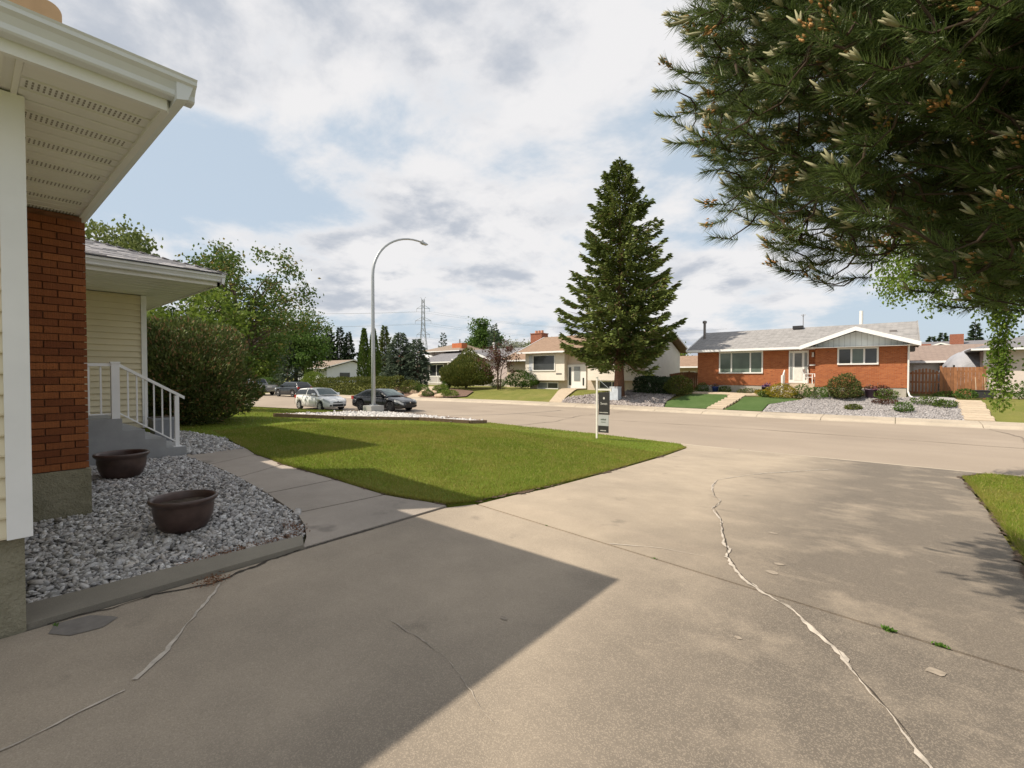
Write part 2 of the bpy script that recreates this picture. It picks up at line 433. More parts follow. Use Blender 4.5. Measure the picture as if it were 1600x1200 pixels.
# front walk in panels: gravel side, lawn side
G_side = [(-4.045,1.95),(-4.30,2.10),(-4.62,2.24),(-5.05,2.36),(-6.0,2.44),(-7.0,2.47),(-8.1,2.46),(-9.12,2.44),(-9.40,2.50)]
L_side = [(-4.045,3.66),(-4.35,3.62),(-4.65,3.52),(-4.98,3.44),(-6.04,3.36),(-7.36,3.22),(-8.5,3.26),(-9.2,3.40),(-10.4,3.55)]
walk = tag(empty('front_walk'), kind='structure')
for i, cut in enumerate([(0,3),(3,4),(4,5),(5,6),(6,8)]):
    a, b = cut
    g = [tuple(p) for p in G_side[a:b+1]]; l = [tuple(p) for p in L_side[a:b+1]]
    e = 0.008
    e = 0.013
    g[0] = (g[0][0]-e, g[0][1]); l[0] = (l[0][0]-e, l[0][1]); g[-1] = (g[-1][0]+e, g[-1][1]); l[-1] = (l[-1][0]+e, l[-1][1])
    sheet('walk_slab', g+l[::-1], 0.4, M_walk, 0.01, 0.15, walk)

# lawns as sheets
LAWN = [(-4.07,3.72),(-4.35,3.66),(-4.65,3.56),(-4.98,3.47),(-6.04,3.39),(-7.36,3.25),(-8.5,3.29),(-9.2,3.43),(-10.4,3.6),(-11.2,3.75),(-13.6,3.55),(-15,2.5),(-40,2.5),(-40,12.45),(-33,13.6),(-29,14.6),(-26,15.7),(-22,16.2),(-16,16.2),(-13,15.95),(-9,15.7),(-5.4,15.1),(-4.80,13.9),(-4.42,11.2),(-4.03,7.5),(-3.87,5.26),(-3.90,4.05)]
tag(sheet('lawn', LAWN, 0.6, M_lawn, 0.0, 0.08), kind='structure')
LAWN_R = [(0.86,-6),(0.86,3.5),(0.90,5.75),(1.02,8.9),(1.11,13.5),(1.6,15.0),(14,15.0),(14,-6)]
tag(sheet('side_lawn', LAWN_R, 0.8, M_lawn, 0.005, 0.0), kind='structure')

# sealed cracks: flat bands of pale filler with ragged edges
M_seal = plain('crack_sealant', (0.47,0.42,0.36), 0.8, 0.3, 14)
M_seal2 = plain('thin_sealant', (0.34,0.295,0.245), 0.85, 0.4, 25)
M_crack = plain('open_crack', (0.05,0.042,0.034), 0.95, 0.3, 20)
def ribbon(name, pts, width, mat, zoff, label=None, parent=None, jit=0.5, step=0.035):
    P = []
    for i in range(len(pts)-1):
        a = Vector(pts[i]); b = Vector(pts[i+1]); k = max(1, int((b-a).length/step))
        P += [a+(b-a)*j/k for j in range(k)]
    P.append(Vector(pts[-1])); mb = MB(); n = len(P); wk = 1.0; wob = 0.0
    for i, p in enumerate(P):
        wk = min(1.7, max(0.25, wk+random.gauss(0,0.22))); wob = 0.85*wob+random.gauss(0,0.55)
        d = (P[min(i+1,n-1)]-P[max(i-1,0)]).normalized(); s = Vector((-d.y, d.x))
        q = p+s*(random.uniform(-1,1)*0.3+wob)*width*jit*0.8; w0 = wk*width*random.uniform(1-jit,1+jit)*0.5; w1 = wk*width*random.uniform(1-jit,1+jit)*0.5
        for e in (q+s*w0, q-s*w1): mb.v.append((e.x, e.y, h1(e.x, e.y)+zoff))
    for i in range(n-1): mb.f.append((2*i, 2*i+1, 2*i+3, 2*i+2))
    return mb.build(name, mat, parent)
main_crack = [(-1.02,12.3),(-2.0,10.0),(-2.36,8.4),(-2.22,7.6),(-1.95,6.8),(-1.80,6.55),(-1.73,6.0),(-1.52,5.5),(-1.08,4.16),(-0.88,3.79),(-0.72,3.65),(-0.5,3.49),(-0.26,3.17),(-0.13,2.92),(0.02,2.65),(0.12,2.43),(0.3,2.0)]
ribbon('crack_filler', main_crack, 0.019, M_seal, 0.006, parent=drive, jit=0.6, step=0.03)
ribbon('crack', [(x+0.007,y+0.003) for x, y in main_crack[2:]], 0.0045, M_crack, 0.0075, parent=drive, jit=0.95)
ribbon('crack_filler', [(-3.84,1.22),(-3.72,1.15),(-3.5,0.98),(-3.07,0.68),(-2.95,0.55)], 0.015, M_seal, 0.006, parent=drive)
ribbon('crack_filler', [(-2.89,0.5),(-2.87,0.36),(-2.82,0.15),(-2.80,-0.1)], 0.008, M_seal, 0.006, parent=drive)
ribbon('crack_filler', [(-2.43,1.72),(-2.17,1.71),(-1.91,1.68),(-1.69,1.62),(-1.54,1.56),(-1.35,1.50)], 0.007, M_seal2, 0.006, parent=drive, jit=0.9)
ribbon('crack_filler', [(-1.24,4.05),(-1.6,4.0),(-2.0,3.8)], 0.006, M_seal, 0.006, parent=drive)
ribbon('crack', [(-4.02,0.33),(-4.03,0.45),(-3.98,0.64),(-4.0,0.89),(-3.88,1.17),(-3.95,1.37),(-4.03,1.77),(-4.05,1.95)], 0.016, M_crack, 0.005, parent=drive, jit=0.7)
ribbon('crack', [(-4.03,1.96),(-4.03,2.7),(-4.03,3.62)], 0.020, M_crack, 0.006, parent=drive, jit=0.3)
M_worn = plain('worn_concrete', (0.30,0.255,0.205), 0.9, 0.25, 30)
for (x, y, r) in [(-0.72,4.28,0.04),(-0.73,4.06,0.045),(-0.70,2.92,0.025),(-1.9,2.2,0.03),(0.18,3.24,0.05),(-0.95,5.3,0.05)]:
    p = [(x+r*random.uniform(0.7,1.2)*math.cos(a), y+0.75*r*random.uniform(0.7,1.2)*math.sin(a)) for a in np.linspace(0, 6.28, 11)[:-1]]
    sheet('worn_spot', p, 0.2, M_worn, 0.004, 0, drive)
sheet('mortar_patch', [(-4.0,0.36),(-3.88,0.32),(-3.75,0.40),(-3.72,0.54),(-3.80,0.63),(-3.86,0.60),(-3.97,0.52)], 0.2, plain('mortar', (0.17,0.155,0.14), 0.9, 0.15, 15), 0.004, 0, drive)

# grass blades
def inv_pts(poly, n, hf=H):
    xs = [p[0] for p in poly]; ys = [p[1] for p in poly]; out = []
    while sum(len(o) for o in out) < n:
        x = rng.uniform(min(xs), max(xs), n*3); y = rng.uniform(min(ys), max(ys), n*3); k = in_poly(x, y, poly)
        out.append(np.stack([x[k], y[k]], 1))
    return np.concatenate(out)[:n]
M_blade = foliage('grass_blade', (0.105,0.165,0.012), (0.27,0.315,0.040), (0.38,0.30,0.11), trans=0.35, p2=0.12, scale=0.55, dry=(0.29,0.27,0.06))
BED = [(-16.3,6.9),(-15.4,8.9),(-15.65,12.4),(-16.25,15.3),(-19.5,15.7),(-22.8,15.8),(-21.2,12.5),(-18.6,9.8)]
BED2 = [(-15.55,12.5),(-13.85,13.8),(-14.3,15.3),(-16.15,15.3)]
def grass(poly, n, Lmin, Lmax, w, name, label, skip=()):
    p = inv_pts(poly, n)
    # thin out with distance, blades grow a little wider there
    d = np.hypot(p[:,0], p[:,1]); keep = rng.random(len(p)) < np.clip(9.0/d, 0.10, 1.0)
    for s in skip: keep &= ~in_poly(p[:,0], p[:,1], s)
    p = p[keep]; d = d[keep]; C = np.stack([p[:,0], p[:,1], H(p[:,0], p[:,1])-0.004], 1)
    A = np.stack([rng.normal(0,0.55,len(p)), rng.normal(0,0.55,len(p)), np.ones(len(p))], 1)
    wide = w*np.clip(d/7.0, 1.0, 4.0)
    o = link(name, blade_mesh(name, C, A, rng.uniform(Lmin, Lmax, len(p)), wide, M_blade)); tag(o, label, 'grass', kind='stuff')
NEARL = [(x, y) for x, y in LAWN]
grass([(-4.07,3.72),(-4.35,3.66),(-4.65,3.56),(-4.98,3.47),(-6.04,3.39),(-7.36,3.25),(-8.5,3.29),(-9.2,3.43),(-10.4,3.6),(-11.2,3.75),(-13.0,4.0),(-13.0,12),(-9.5,12.0),(-4.45,11.6),(-4.03,7.5),(-3.87,5.26),(-3.90,4.05)], 230000, 0.025, 0.062, 0.0055, 'lawn_grass', 'short mown green grass covering the front lawn')
grass(LAWN, 200000, 0.03, 0.065, 0.006, 'lawn_grass', 'mown grass running to the street edge behind the front lawn', (BED, BED2))
grass([(0.86,3),(0.90,5.75),(1.02,8.9),(1.11,13.5),(1.6,15.0),(5,15.0),(5,3)], 120000, 0.025, 0.065, 0.006, 'side_lawn_grass', 'patchy grass along the right edge of the driveway')
def edge_grass(pts, n, side, label):
    P = densify(pts, 0.05)[:-1]; P = [p for p in P]; seg = []
    for i in range(len(pts)-1):
        a = np.array(pts[i]); b = np.array(pts[i+1]); m = max(2, int(n*np.linalg.norm(b-a)/sum(math.dist(pts[j], pts[j+1]) for j in range(len(pts)-1))))
        u = rng.random((m,1)); d = (b-a)/np.linalg.norm(b-a); nn = np.array([-d[1], d[0]])*side
        seg.append(np.concatenate([a+(b-a)*u-nn*np.abs(rng.normal(0,0.035,(m,1))), np.repeat(nn[None], m, 0)], 1))
    S = np.concatenate(seg); C = np.stack([S[:,0], S[:,1], H(S[:,0], S[:,1])], 1)
    A = np.stack([S[:,2]*rng.uniform(0,1.1,len(S))+rng.normal(0,0.4,len(S)), S[:,3]*rng.uniform(0,1.1,len(S))+rng.normal(0,0.4,len(S)), np.full(len(S),0.8)], 1)
    tag(link('edge_grass', blade_mesh('edge_grass', C, A, rng.uniform(0.03,0.085,len(S)), 0.006, M_blade)), label, 'grass', kind='stuff')
edge_grass([(-3.92,4.0),(-3.88,5.26),(-4.04,7.5),(-4.43,11.2),(-4.8,13.9)], 9000, -1, 'untrimmed grass leaning over the left edge of the driveway')
edge_grass([(-3.95,3.98),(-4.1,3.72),(-4.65,3.56),(-4.98,3.47),(-6.04,3.39),(-7.36,3.25),(-8.5,3.29),(-9.2,3.43),(-10.4,3.6)], 9000, 1, 'untrimmed grass leaning over the front walk')
edge_grass([(0.87,3.5),(0.91,5.75),(1.03,8.9),(1.12,13.5)], 8000, 1, 'untrimmed grass leaning over the right edge of the driveway')
# bare soil and straw where the turf meets the slabs
ribbon('turf_edge', [(-3.90,4.0),(-3.865,5.26),(-4.02,7.5),(-4.41,11.2),(-4.79,13.9)], 0.055, M_joint, 0.012, parent=drive, jit=0.7)
ribbon('turf_edge', [(-4.1,3.70),(-4.65,3.55),(-4.98,3.465),(-6.04,3.385),(-7.36,3.245),(-8.5,3.285)], 0.035, M_joint, 0.014, parent=walk, jit=0.7)
ribbon('turf_edge', [(0.85,3.5),(0.89,5.75),(1.01,8.9),(1.10,13.5),(1.58,14.95)], 0.05, M_joint, 0.014, parent=drive, jit=0.7)
# weeds in the joint
M_weed = foliage('weed_leaf', (0.06,0.14,0.02), (0.13,0.24,0.04))
for k, (x, y, r) in enumerate([(-0.02,jy(-0.02),0.042),(0.22,jy(0.22),0.034),(-1.55,jy(-1.55),0.022),(-2.75,jy(-2.75),0.02),(-3.98,0.36,0.03)]):
    n = 46 if r > 0.03 else 16; C = np.array([x, y, h1(x, y)])+rng.normal(0, 1, (n,3))*[r*0.35, r*0.18, 0]; C[:,2] = h1(x, y)-0.003
    A = rng.normal(size=(n,3)); A[:,2] = np.abs(A[:,2])+0.5
    lab = ['leafy green weed growing in the driveway joint, left of the two larger ones','smaller leafy weed in the driveway joint nearest the right lawn','tiny weed tuft in the driveway joint beside the sealed crack','tiny weed tuft in the driveway joint near the lawn corner','small weed in the crack beside the house foundation'][k]
    tag(link('weed', leaf_mesh('weed', C, A, r*0.75, r*0.28, M_weed)), lab, 'weed')

# ---------------------------------------------------------------- our house (left)
M_cream = plain('cream_vinyl', (0.72,0.64,0.46), 0.55, 0.05, 2.0, rand=0.06)
M_white = plain('white_trim', (0.80,0.80,0.80), 0.5, 0.05, 2.0)
M_soffit = plain('soffit_metal', (0.80,0.79,0.76), 0.5, 0.05, 1.5)
M_gutter = plain('gutter_metal', (0.72,0.74,0.77), 0.35, 0.06, 2.0)
M_vent_gap_shade = plain('vent_slot', (0.30,0.28,0.25), 0.8, 0.1)  # dark tone of the vent slots, also painted shade for the soffit gaps
M_parge = (lambda t: (t.bump(t.math('ADD', t.noise(9, 8, 0.65, dist=0.6), t.math('MULTIPLY', t.noise(55, 5), 0.4)), 1.0, 0.035),
            t.done(t.mix(t.rng(t.noise(3.5, 7, 0.65), 0.3, 0.7), (0.20,0.185,0.125), (0.34,0.315,0.235)), 0.95, 0, 0.15))[1])(NT('parged_foundation'))
def mat_brick_piece():
    t = NT('brick_clay'); oi = t.n('ShaderNodeObjectInfo')
    c = t.mix(oi.outputs['Random'], (0.17,0.054,0.022), (0.34,0.122,0.044))
    mp = t.n('ShaderNodeMapping'); mp.inputs['Scale'].default_value = (4, 160, 4); t.L(t.pos(), mp.inputs[0])
    st = t.noise(1.0, 4, 0.6, mp.outputs[0])
    c = t.mix(t.rng(st, 0.35, 0.7, 0, 0.55), c, (0.10,0.032,0.016))
    t.bump(t.math('ADD', st, t.noise(60, 4)), 0.5, 0.006); return t.done(c, 0.85, 0, 0.25)
M_brick1 = mat_brick_piece()
M_mortar_b = plain('brick_mortar', (0.19,0.085,0.048), 0.95, 0.2, 20)
M_tan = plain('tan_stack', (0.52,0.34,0.19), 0.75, 0.12, 3, bump=0.2)
def mat_shingle(name, a, b, c3, axis='Y'):
    t = NT(name); oi = t.n('ShaderNodeNewGeometry'); t.geo = oi
    c = t.mix(oi.outputs['Random Per Island'], a, b); c = t.mix(t.rng(t.noise(90, 3, 0.7), 0.4, 0.7, 0, 0.5), c, c3)
    t.bump(t.noise(120, 3), 0.4, 0.004); return t.done(c, 0.9, 0, 0.15)
M_shingle = mat_shingle('grey_shingle', (0.30,0.30,0.32), (0.50,0.49,0.50), (0.22,0.22,0.24))

house = thing('house', 'cream sided house with red brick chimney and white eaves at the left edge', 'house', (-8,-4,0))
house.location = (0, 0, 0)                       # pieces below are given in world metres
def lap_wall(name, axis, plane, a0, a1, z0, z1, exp, out):
    """lapped siding, one plank per course. axis Y: planks run along Y on the plane x=plane; out = +1/-1"""
    w = empty(name, parent=house); k = 0; z = z0
    while z < z1-0.02:
        zt = min(z+exp+0.006, z1); prof = [(0.030*out, z), (0.032*out, z+0.012), (0.002*out, zt), (-0.02*out, zt), (-0.02*out, z)]
        mb = MB()
        if axis == 'Y':
            p = [(plane+a, b) for a, b in prof]; p = p if out < 0 else p[::-1]; mb.prism_y(p[::-1], a0, a1)
        else:
            p = [(plane+a, b) for a, b in prof]; mb.prism_x(p if out < 0 else p[::-1], a0, a1)
        mb.build('plank', M_cream, w); z += exp
    return w
lap_wall('side_wall', 'Y', -4.01, -8.0, 0.20, 0.59, 3.19, 0.121, +1)
lap_wall('wing_wall', 'Y', -12.0, 0.30, 2.43, 0.46, 3.19, 0.121, +1)
MB().box(-12.02,-4.05,0.06,0.235,0.60,3.19).build('front_wall', M_cream, house)
MB().box(-21.9,-12.02,-8.0,2.46,0.45,3.19).build('wing_core', M_cream, house)
MB().box(-12.0,-4.06,-8.0,0.05,0.60,3.19).build('house_core', M_cream, house)
MB().box(-4.06,-3.968,0.165,0.272,0.585,3.19).build('corner_board', M_white, house)
MB().box(-12.06,-11.955,2.42,2.51,0.46,3.19).build('corner_board', M_white, house)
MB().box(-12.03,-4.035,-8.0,0.24,-0.3,0.588).build('foundation', M_parge, house)
MB().box(-22,-12.03,-8.0,2.47,-0.3,0.455).build('foundation', M_parge, house)

# chimney: bricks laid one by one on the face we see
ch = empty('chimney', parent=house)
MB().box(-8.98,-6.525,0.245,0.84,0.55,3.19).build('mortar_core', M_mortar_b, ch)
def rough_block():
    mb = MB(); nx, nz = 14, 10
    mb.box(-9.0,-6.47,0.245,0.875,-0.2,0.575); return mb
rough_block().build('chimney_base', M_parge, ch)
bl, bh, gap = 0.207, 0.0635, 0.0095
bm_full = MB().box(0,0.04,0,bl,0,bh).mesh('brick'); bm_half = MB().box(0,0.04,0,bl*0.5-gap*0.5,0,bh).mesh('brick_half')
for m in (bm_full, bm_half): m.materials.append(M_brick1)
row = 0; z = 0.585
while z+bh < 3.19:
    y = 0.862
    if row % 2:
        y -= bl*0.5-gap*0.5; link('brick', bm_half, None, ch, (-6.54+random.uniform(-.003,.003), y, z)); y -= gap
    while y-bl > 0.23:
        y -= bl; link('brick', bm_full, None, ch, (-6.54+random.uniform(-.003,.003), y, z)); y -= gap
    row += 1; z += bh+gap
fr = MB(); row = 0; z = 0.585                       # street face of the chimney, joined
while z+bh < 3.19:
    x = -6.545-(0 if row % 2 else 0.105)
    while x-bl > -9.0:
        fr.box(x-bl, x, 0.83, 0.862, z, z+bh); x -= bl+gap
    row += 1; z += bh+gap
tag(fr.build('street_face_bricks', M_brick1, ch), kind='stuff')
pr = [(0.30,3.3),(0.73,3.3),(0.73,5.22)]+[(0.63+0.10*math.cos(a), 5.22+0.10*math.sin(a)) for a in np.linspace(0.2,1.57,6)]+[(0.40-0.10*math.cos(a), 5.22+0.10*math.sin(a)) for a in np.linspace(1.57,0.2,6)]+[(0.30,5.22)]
MB().prism_x(pr, -8.95, -6.6).build('chimney_stack', M_tan, ch)

# eaves
sof = empty('soffit', parent=house)
def ribbed(x0, x1, y0, y1, z, vent):
    w = x1-x0; p = [(x0,z+0.04),(x0,z),(x0+0.012,z-0.004),(x0+w*0.30,z-0.004),(x0+w*0.315,z+0.026),(x0+w*0.345,z+0.026),(x0+w*0.36,z-0.004),(x0+w*0.64,z-0.004),(x0+w*0.655,z+0.026),(x0+w*0.685,z+0.026),(x0+w*0.70,z-0.004),(x1-0.012,z-0.004),(x1,z),(x1,z+0.04)]
    q = MB().prism_y(p, y0, y1).build('soffit_panel', M_soffit, sof)
    if vent:
        s = MB(); y = y0+0.02; c = x0+w*0.5
        while y < y1-0.03:
            for k in (-0.034, 0.0, 0.034): s.box(c+k-0.012, c+k+0.012, y, y+0.009, z-0.006, z-0.0045)
            y += 0.024
        s.build('vent_slots', M_vent_gap_shade, q)
MB().box(-9.4,-3.6,0.25,0.815,3.250,3.256).build('soffit_gap_shade', M_vent_gap_shade, sof)  # added dark sheet, its colour stands for shade in the panel gaps
x = -3.585
while x > -9.4:
    ribbed(x-0.440, x, 0.245, 0.822, 3.205, True); x -= 0.45
for k in range(16):                                  # side overhang, panels run the other way
    y1 = 0.13-k*0.4; MB().box(-4.0,-3.50,y1-0.39,y1,3.203,3.22).build('soffit_panel', M_soffit, sof)
MB().box(-4.0,-3.50,0.130,0.246,3.204,3.22).build('soffit_panel', M_soffit, sof)
MB().box(-4.0,-3.50,0.215,0.24,3.188,3.21).build('j_channel', M_soffit, sof)
MB().box(-4.0,-3.50,0.150,0.172,3.190,3.21).build('j_channel', M_soffit, sof)
MB().box(-3.585,-3.50,0.2455,0.822,3.199,3.21).build('soffit_panel', M_soffit, sof)
rf = empty('roof', parent=house)
MB().box(-3.50,-3.465,-9.0,0.845,3.175,3.37).build('fascia', M_white, rf)
MB().box(-9.5,-3.50,0.822,0.862,3.180,3.36).build('fascia', M_white, rf)
MB().prism_x([(0.866,3.215),(0.925,3.235),(0.965,3.365),(0.866,3.372)], -9.5, -3.352).build('rake_metal', M_gutter, rf)
DZ = -0.02
gp = [(-3.462,3.375),(-3.462,3.262),(-3.395,3.262),(-3.385,3.272),(-3.382,3.300),(-3.360,3.335),(-3.338,3.352),(-3.335,3.372),(-3.326,3.385),(-3.345,3.385),(-3.352,3.375)]
gp = [(x, z+DZ) for x, z in gp]
MB().prism_y(gp[::-1], -9.0, 0.968).build('gutter', M_gutter, rf)
gp2 = [(x-6.12, z+0.01) for x, z in gp]
MB().prism_y(gp2[::-1], 0.97, 3.16).build('gutter', M_gutter, rf)
MB().box(-9.66,-9.60,0.9,3.10,3.185,3.38).build('fascia', M_white, rf)
MB().box(-21.9,-9.60,3.06,3.10,3.185,3.36).build('fascia', M_white, rf)
MB().prism_x([(3.102,3.21),(3.14,3.23),(3.17,3.39),(3.102,3.40)], -21.9, -9.475).build('rake_metal', M_gutter, rf)
MB().box(-12.0,-9.70,0.3,3.04,3.24,3.25).build('soffit_gap_shade', M_vent_gap_shade, sof)  # dark sheet added so the wing board gaps read as groove shadows
for k in range(8):
    x1 = -9.665-k*0.295
    p = [(x1-0.268,3.235),(x1-0.268,3.212),(x1-0.256,3.199),(x1-0.014,3.199),(x1,3.212),(x1,3.235)]
    MB().prism_y(p, 0.25, 3.058).build('soffit_board', M_soffit, sof)
for k in range(22):
    x1 = -12.03-k*0.45; MB().box(x1-0.44,x1,2.47,3.058,3.201,3.22).build('soffit_panel', M_soffit, sof)
def hip(x0, x1, y0, y1, z, s, name):
    d = min(x1-x0, y1-y0)/2; zr = z+d*s; m = MB()
    if y1-y0 < x1-x0: a = (x0+d, (y0+y1)/2, zr); b = (x1-d, (y0+y1)/2, zr); fs = [(0,1,5,4),(1,2,5),(2,3,4,5),(3,0,4)]
    else: a = ((x0+x1)/2, y0+d, zr); b = ((x0+x1)/2, y1-d, zr); fs = [(0,1,4),(1,2,5,4),(2,3,5),(3,0,4,5)]
    m.add([(x0,y0,z),(x1,y0,z),(x1,y1,z),(x0,y1,z),a,b], fs+[(3,2,1,0)])
    return m.build(name, M_shingle, rf)
hip(-22,-3.37,-9.1,0.955,3.375,0.333,'roof_slope')
hip(-22.1,-9.49,-9.2,3.165,3.400,0.333,'roof_slope')
# shingle tabs on the wing roof, laid course by course
def shingle_tabs(o, u, v, n, ulen_at, courses, exp, tab, mat, parent, thick=0.006):
    o, u, v, n = Vector(o), Vector(u).normalized(), Vector(v).normalized(), Vector(n).normalized(); mb = MB()
    for c in range(courses):
        a0, a1 = ulen_at(c*exp); a = a0-random.random()*tab
        while a < a1:
            w = tab*random.uniform(0.45, 1.0); s0 = max(a, a0); s1 = min(a+w-0.004, a1)
            if s1-s0 > 0.02:
                t = thick*random.choice((0.7,1.0,1.9)); e = random.uniform(-0.012,0.006)
                b0 = o+v*(c*exp+e); b1 = o+v*((c+1.12)*exp)
                mb.hexa([b0+u*s0, b0+u*s1, b1+u*s1, b1+u*s0, b0+u*s0+n*(t+0.006), b0+u*s1+n*(t+0.006), b1+u*s1+n*0.003, b1+u*s0+n*0.003])
            a += w
    return tag(mb.build('shingles', mat, parent), kind='stuff')
sl = math.hypot(1, 0.333)
shingle_tabs((-9.47,3.185,3.402), (0,-1,0), (-1,0,0.333), (0.333,0,1), lambda d: (d/sl, 5.0), 30, 0.14, 0.34, M_shingle, rf)
shingle_tabs((-9.47,3.185,3.402), (-1,0,0), (0,-1,0.333), (0,0.333,1), lambda d: (d/sl, 9.0), 26, 0.14, 0.34, M_shingle, rf)

# front steps and railing
M_step = plain('grey_painted_step', (0.30,0.305,0.31), 0.75, 0.1, 4, bump=0.15, bscale=90)
st = [(0.25,0.05),(2.50,0.05),(2.50,0.32),(2.215,0.33),(2.215,0.495),(1.93,0.505),(1.93,0.665),(1.645,0.675),(1.645,0.86),(0.25,0.87)]
MBs = MB().prism_x(st, -10.9, -9.4)
steps = thing('front_steps', 'grey painted concrete front steps rising to the entrance landing', 'steps', (0,0,0))
MBs.build('step_block', M_step, steps)
rail = thing('step_railing', 'white metal railing running down the grey front steps', 'railing')
RX = -9.5
MB().box(RX-0.05,RX+0.05,1.53,1.63,0.862,1.735).box(RX-0.06,RX+0.06,1.52,1.64,1.735,1.762).build('post', M_white, rail)
MB().box(RX-0.028,RX+0.028,2.36,2.42,0.325,1.20).build('post', M_white, rail)
MB().box(RX-0.05,RX+0.05,2.33,2.45,0.323,0.335).build('post_base', M_white, rail)
MB().box(RX-0.03,RX+0.03,0.3,1.53,1.69,1.735).build('handrail', M_white, rail)
MB().box(RX-0.02,RX+0.02,0.3,1.53,0.93,0.95).build('bottom_rail', M_white, rail)
def slope_bar(z0, z1, y0, y1, hh, w): return MB().hexa([(RX-w,y0,z0-hh),(RX+w,y0,z0-hh),(RX+w,y1,z1-hh),(RX-w,y1,z1-hh),(RX-w,y0,z0),(RX+w,y0,z0),(RX+w,y1,z1),(RX-w,y1,z1)])
slope_bar(1.735,1.185,1.63,2.50,0.05,0.03).build('handrail', M_white, rail)
slope_bar(0.955,0.435,1.63,2.36,0.025,0.02).build('bottom_rail', M_white, rail)
for y in (0.55,0.75,0.95,1.12,1.27,1.41): MB().box(RX-0.011,RX+0.011,y-0.011,y+0.011,0.95,1.69).build('baluster', M_white, rail)
for k in range(6):
    y = 1.74+k*0.112; zt = 1.735-(y-1.63)*0.632-0.04; zb = 0.955-(y-1.63)*0.712-0.02
    MB().box(RX-0.010,RX+0.010,y-0.010,y+0.010,zb,zt).build('baluster', M_white, rail)

# gravel beds
def rock_cloud(name, P, size, mat, flat=0.55, label=None, parent=None, zf=H):
    """many angular stones joined in one mesh: each a squashed, jittered icosahedron"""
    ph = (1+5**0.5)/2
    ico = unit(np.array([(-1,ph,0),(1,ph,0),(-1,-ph,0),(1,-ph,0),(0,-1,ph),(0,1,ph),(0,-1,-ph),(0,1,-ph),(ph,0,-1),(ph,0,1),(-ph,0,-1),(-ph,0,1)], float))
    F = np.array([(0,11,5),(0,5,1),(0,1,7),(0,7,10),(0,10,11),(1,5,9),(5,11,4),(11,10,2),(10,7,6),(7,1,8),(3,9,4),(3,4,2),(3,2,6),(3,6,8),(3,8,9),(4,9,5),(2,4,11),(6,2,10),(8,6,7),(9,8,1)])
    n = len(P); V = ico[None]*rng.uniform(0.62,1.28,(n,12,1)); V = V*rng.uniform(0.5,1.4,(n,1,3))*np.array([1,1,flat])
    q = rng.normal(0,0.35,(n,2)); a = rng.uniform(0,6.28,n); c, s = np.cos(a)[:,None], np.sin(a)[:,None]
    x = V[:,:,0]*c-V[:,:,1]*s; y = V[:,:,0]*s+V[:,:,1]*c; z = V[:,:,2]+x*q[:,:1]+y*q[:,1:]
    sz = size[:,None]; V = np.stack([x*sz+P[:,0:1], y*sz+P[:,1:2], z*sz+P[:,2:3]], -1)
    idx = (F[None]+12*np.arange(n)[:,None,None]).ravel()
    o = link(name, fast_mesh(name, V.reshape(-1,3), 3, idx, mat), None, parent)
    tag(o, label, 'gravel' if label else None, kind='stuff'); return o
def mat_stone(name, cols, rough=0.85):
    t = NT(name); g = t.n('ShaderNodeNewGeometry'); t.geo = g; r = t.n('ShaderNodeValToRGB'); t.L(g.outputs['Random Per Island'], r.inputs[0])
    r.color_ramp.interpolation = 'LINEAR'; el = r.color_ramp.elements
    while len(el) < len(cols): el.new(0.5)
    for i, c in enumerate(cols): el[i].position = i/(len(cols)-1); el[i].color = (*c, 1)
    c = t.mix(t.rng(t.noise(45, 5, 0.6), 0.35, 0.7, 0, 0.45), r.outputs[0], (0.13,0.12,0.115)); t.bump(t.noise(120, 4), 0.3, 0.003)
    return t.done(c, rough, 0, 0.25)
M_gravel = mat_stone('grey_gravel', [(0.13,0.125,0.12),(0.58,0.57,0.56),(0.30,0.285,0.275),(0.74,0.73,0.72),(0.20,0.195,0.20),(0.60,0.56,0.52),(0.46,0.46,0.47)])
M_whiterock = mat_stone('white_marble_chip', [(0.56,0.54,0.53),(0.72,0.71,0.69),(0.45,0.43,0.41),(0.64,0.62,0.61)])
GB = [(-4.39,0.26),(-4.37,1.2),(-4.33,2.03)]+[(x,y-0.02) for x, y in G_side[1:]]+[(-9.36,2.40),(-9.36,0.9),(-9.0,0.9),(-6.47,0.9),(-6.47,0.26)]
M_grav_base = plain('gravel_base', (0.10,0.095,0.09), 0.95, 0.3, 30)
tag(sheet('gravel_base', GB, 0.4, M_grav_base, -0.02, 0), kind='structure')
p = inv_pts(GB, 14500); d = np.hypot(p[:,0], p[:,1])
sz = rng.uniform(0.014,0.032,len(p))*np.where(rng.random(len(p))<0.06, 1.5, 1.0)
rock_cloud('gravel_bed', np.stack([p[:,0],p[:,1],H(p[:,0],p[:,1])+rng.uniform(-0.015,0.012,len(p))],1), sz, M_gravel, 0.6, 'crushed grey and white stone bed with two bowl planters on it')
GB2 = [(-9.25,2.58),(-9.36,3.36),(-10.4,3.50),(-11.2,3.66),(-13.4,3.50),(-13.4,2.56),(-10.95,2.54)]
tag(sheet('gravel_base', GB2, 0.5, M_grav_base, -0.005, 0), kind='structure')
p = inv_pts(GB2, 2600)
rock_cloud('gravel_bed', np.stack([p[:,0],p[:,1],H(p[:,0],p[:,1])+rng.uniform(-0.002,0.015,len(p))],1), rng.uniform(0.025,0.05,len(p)), M_gravel, 0.6, 'small crushed stone bed beyond the foot of the front steps')
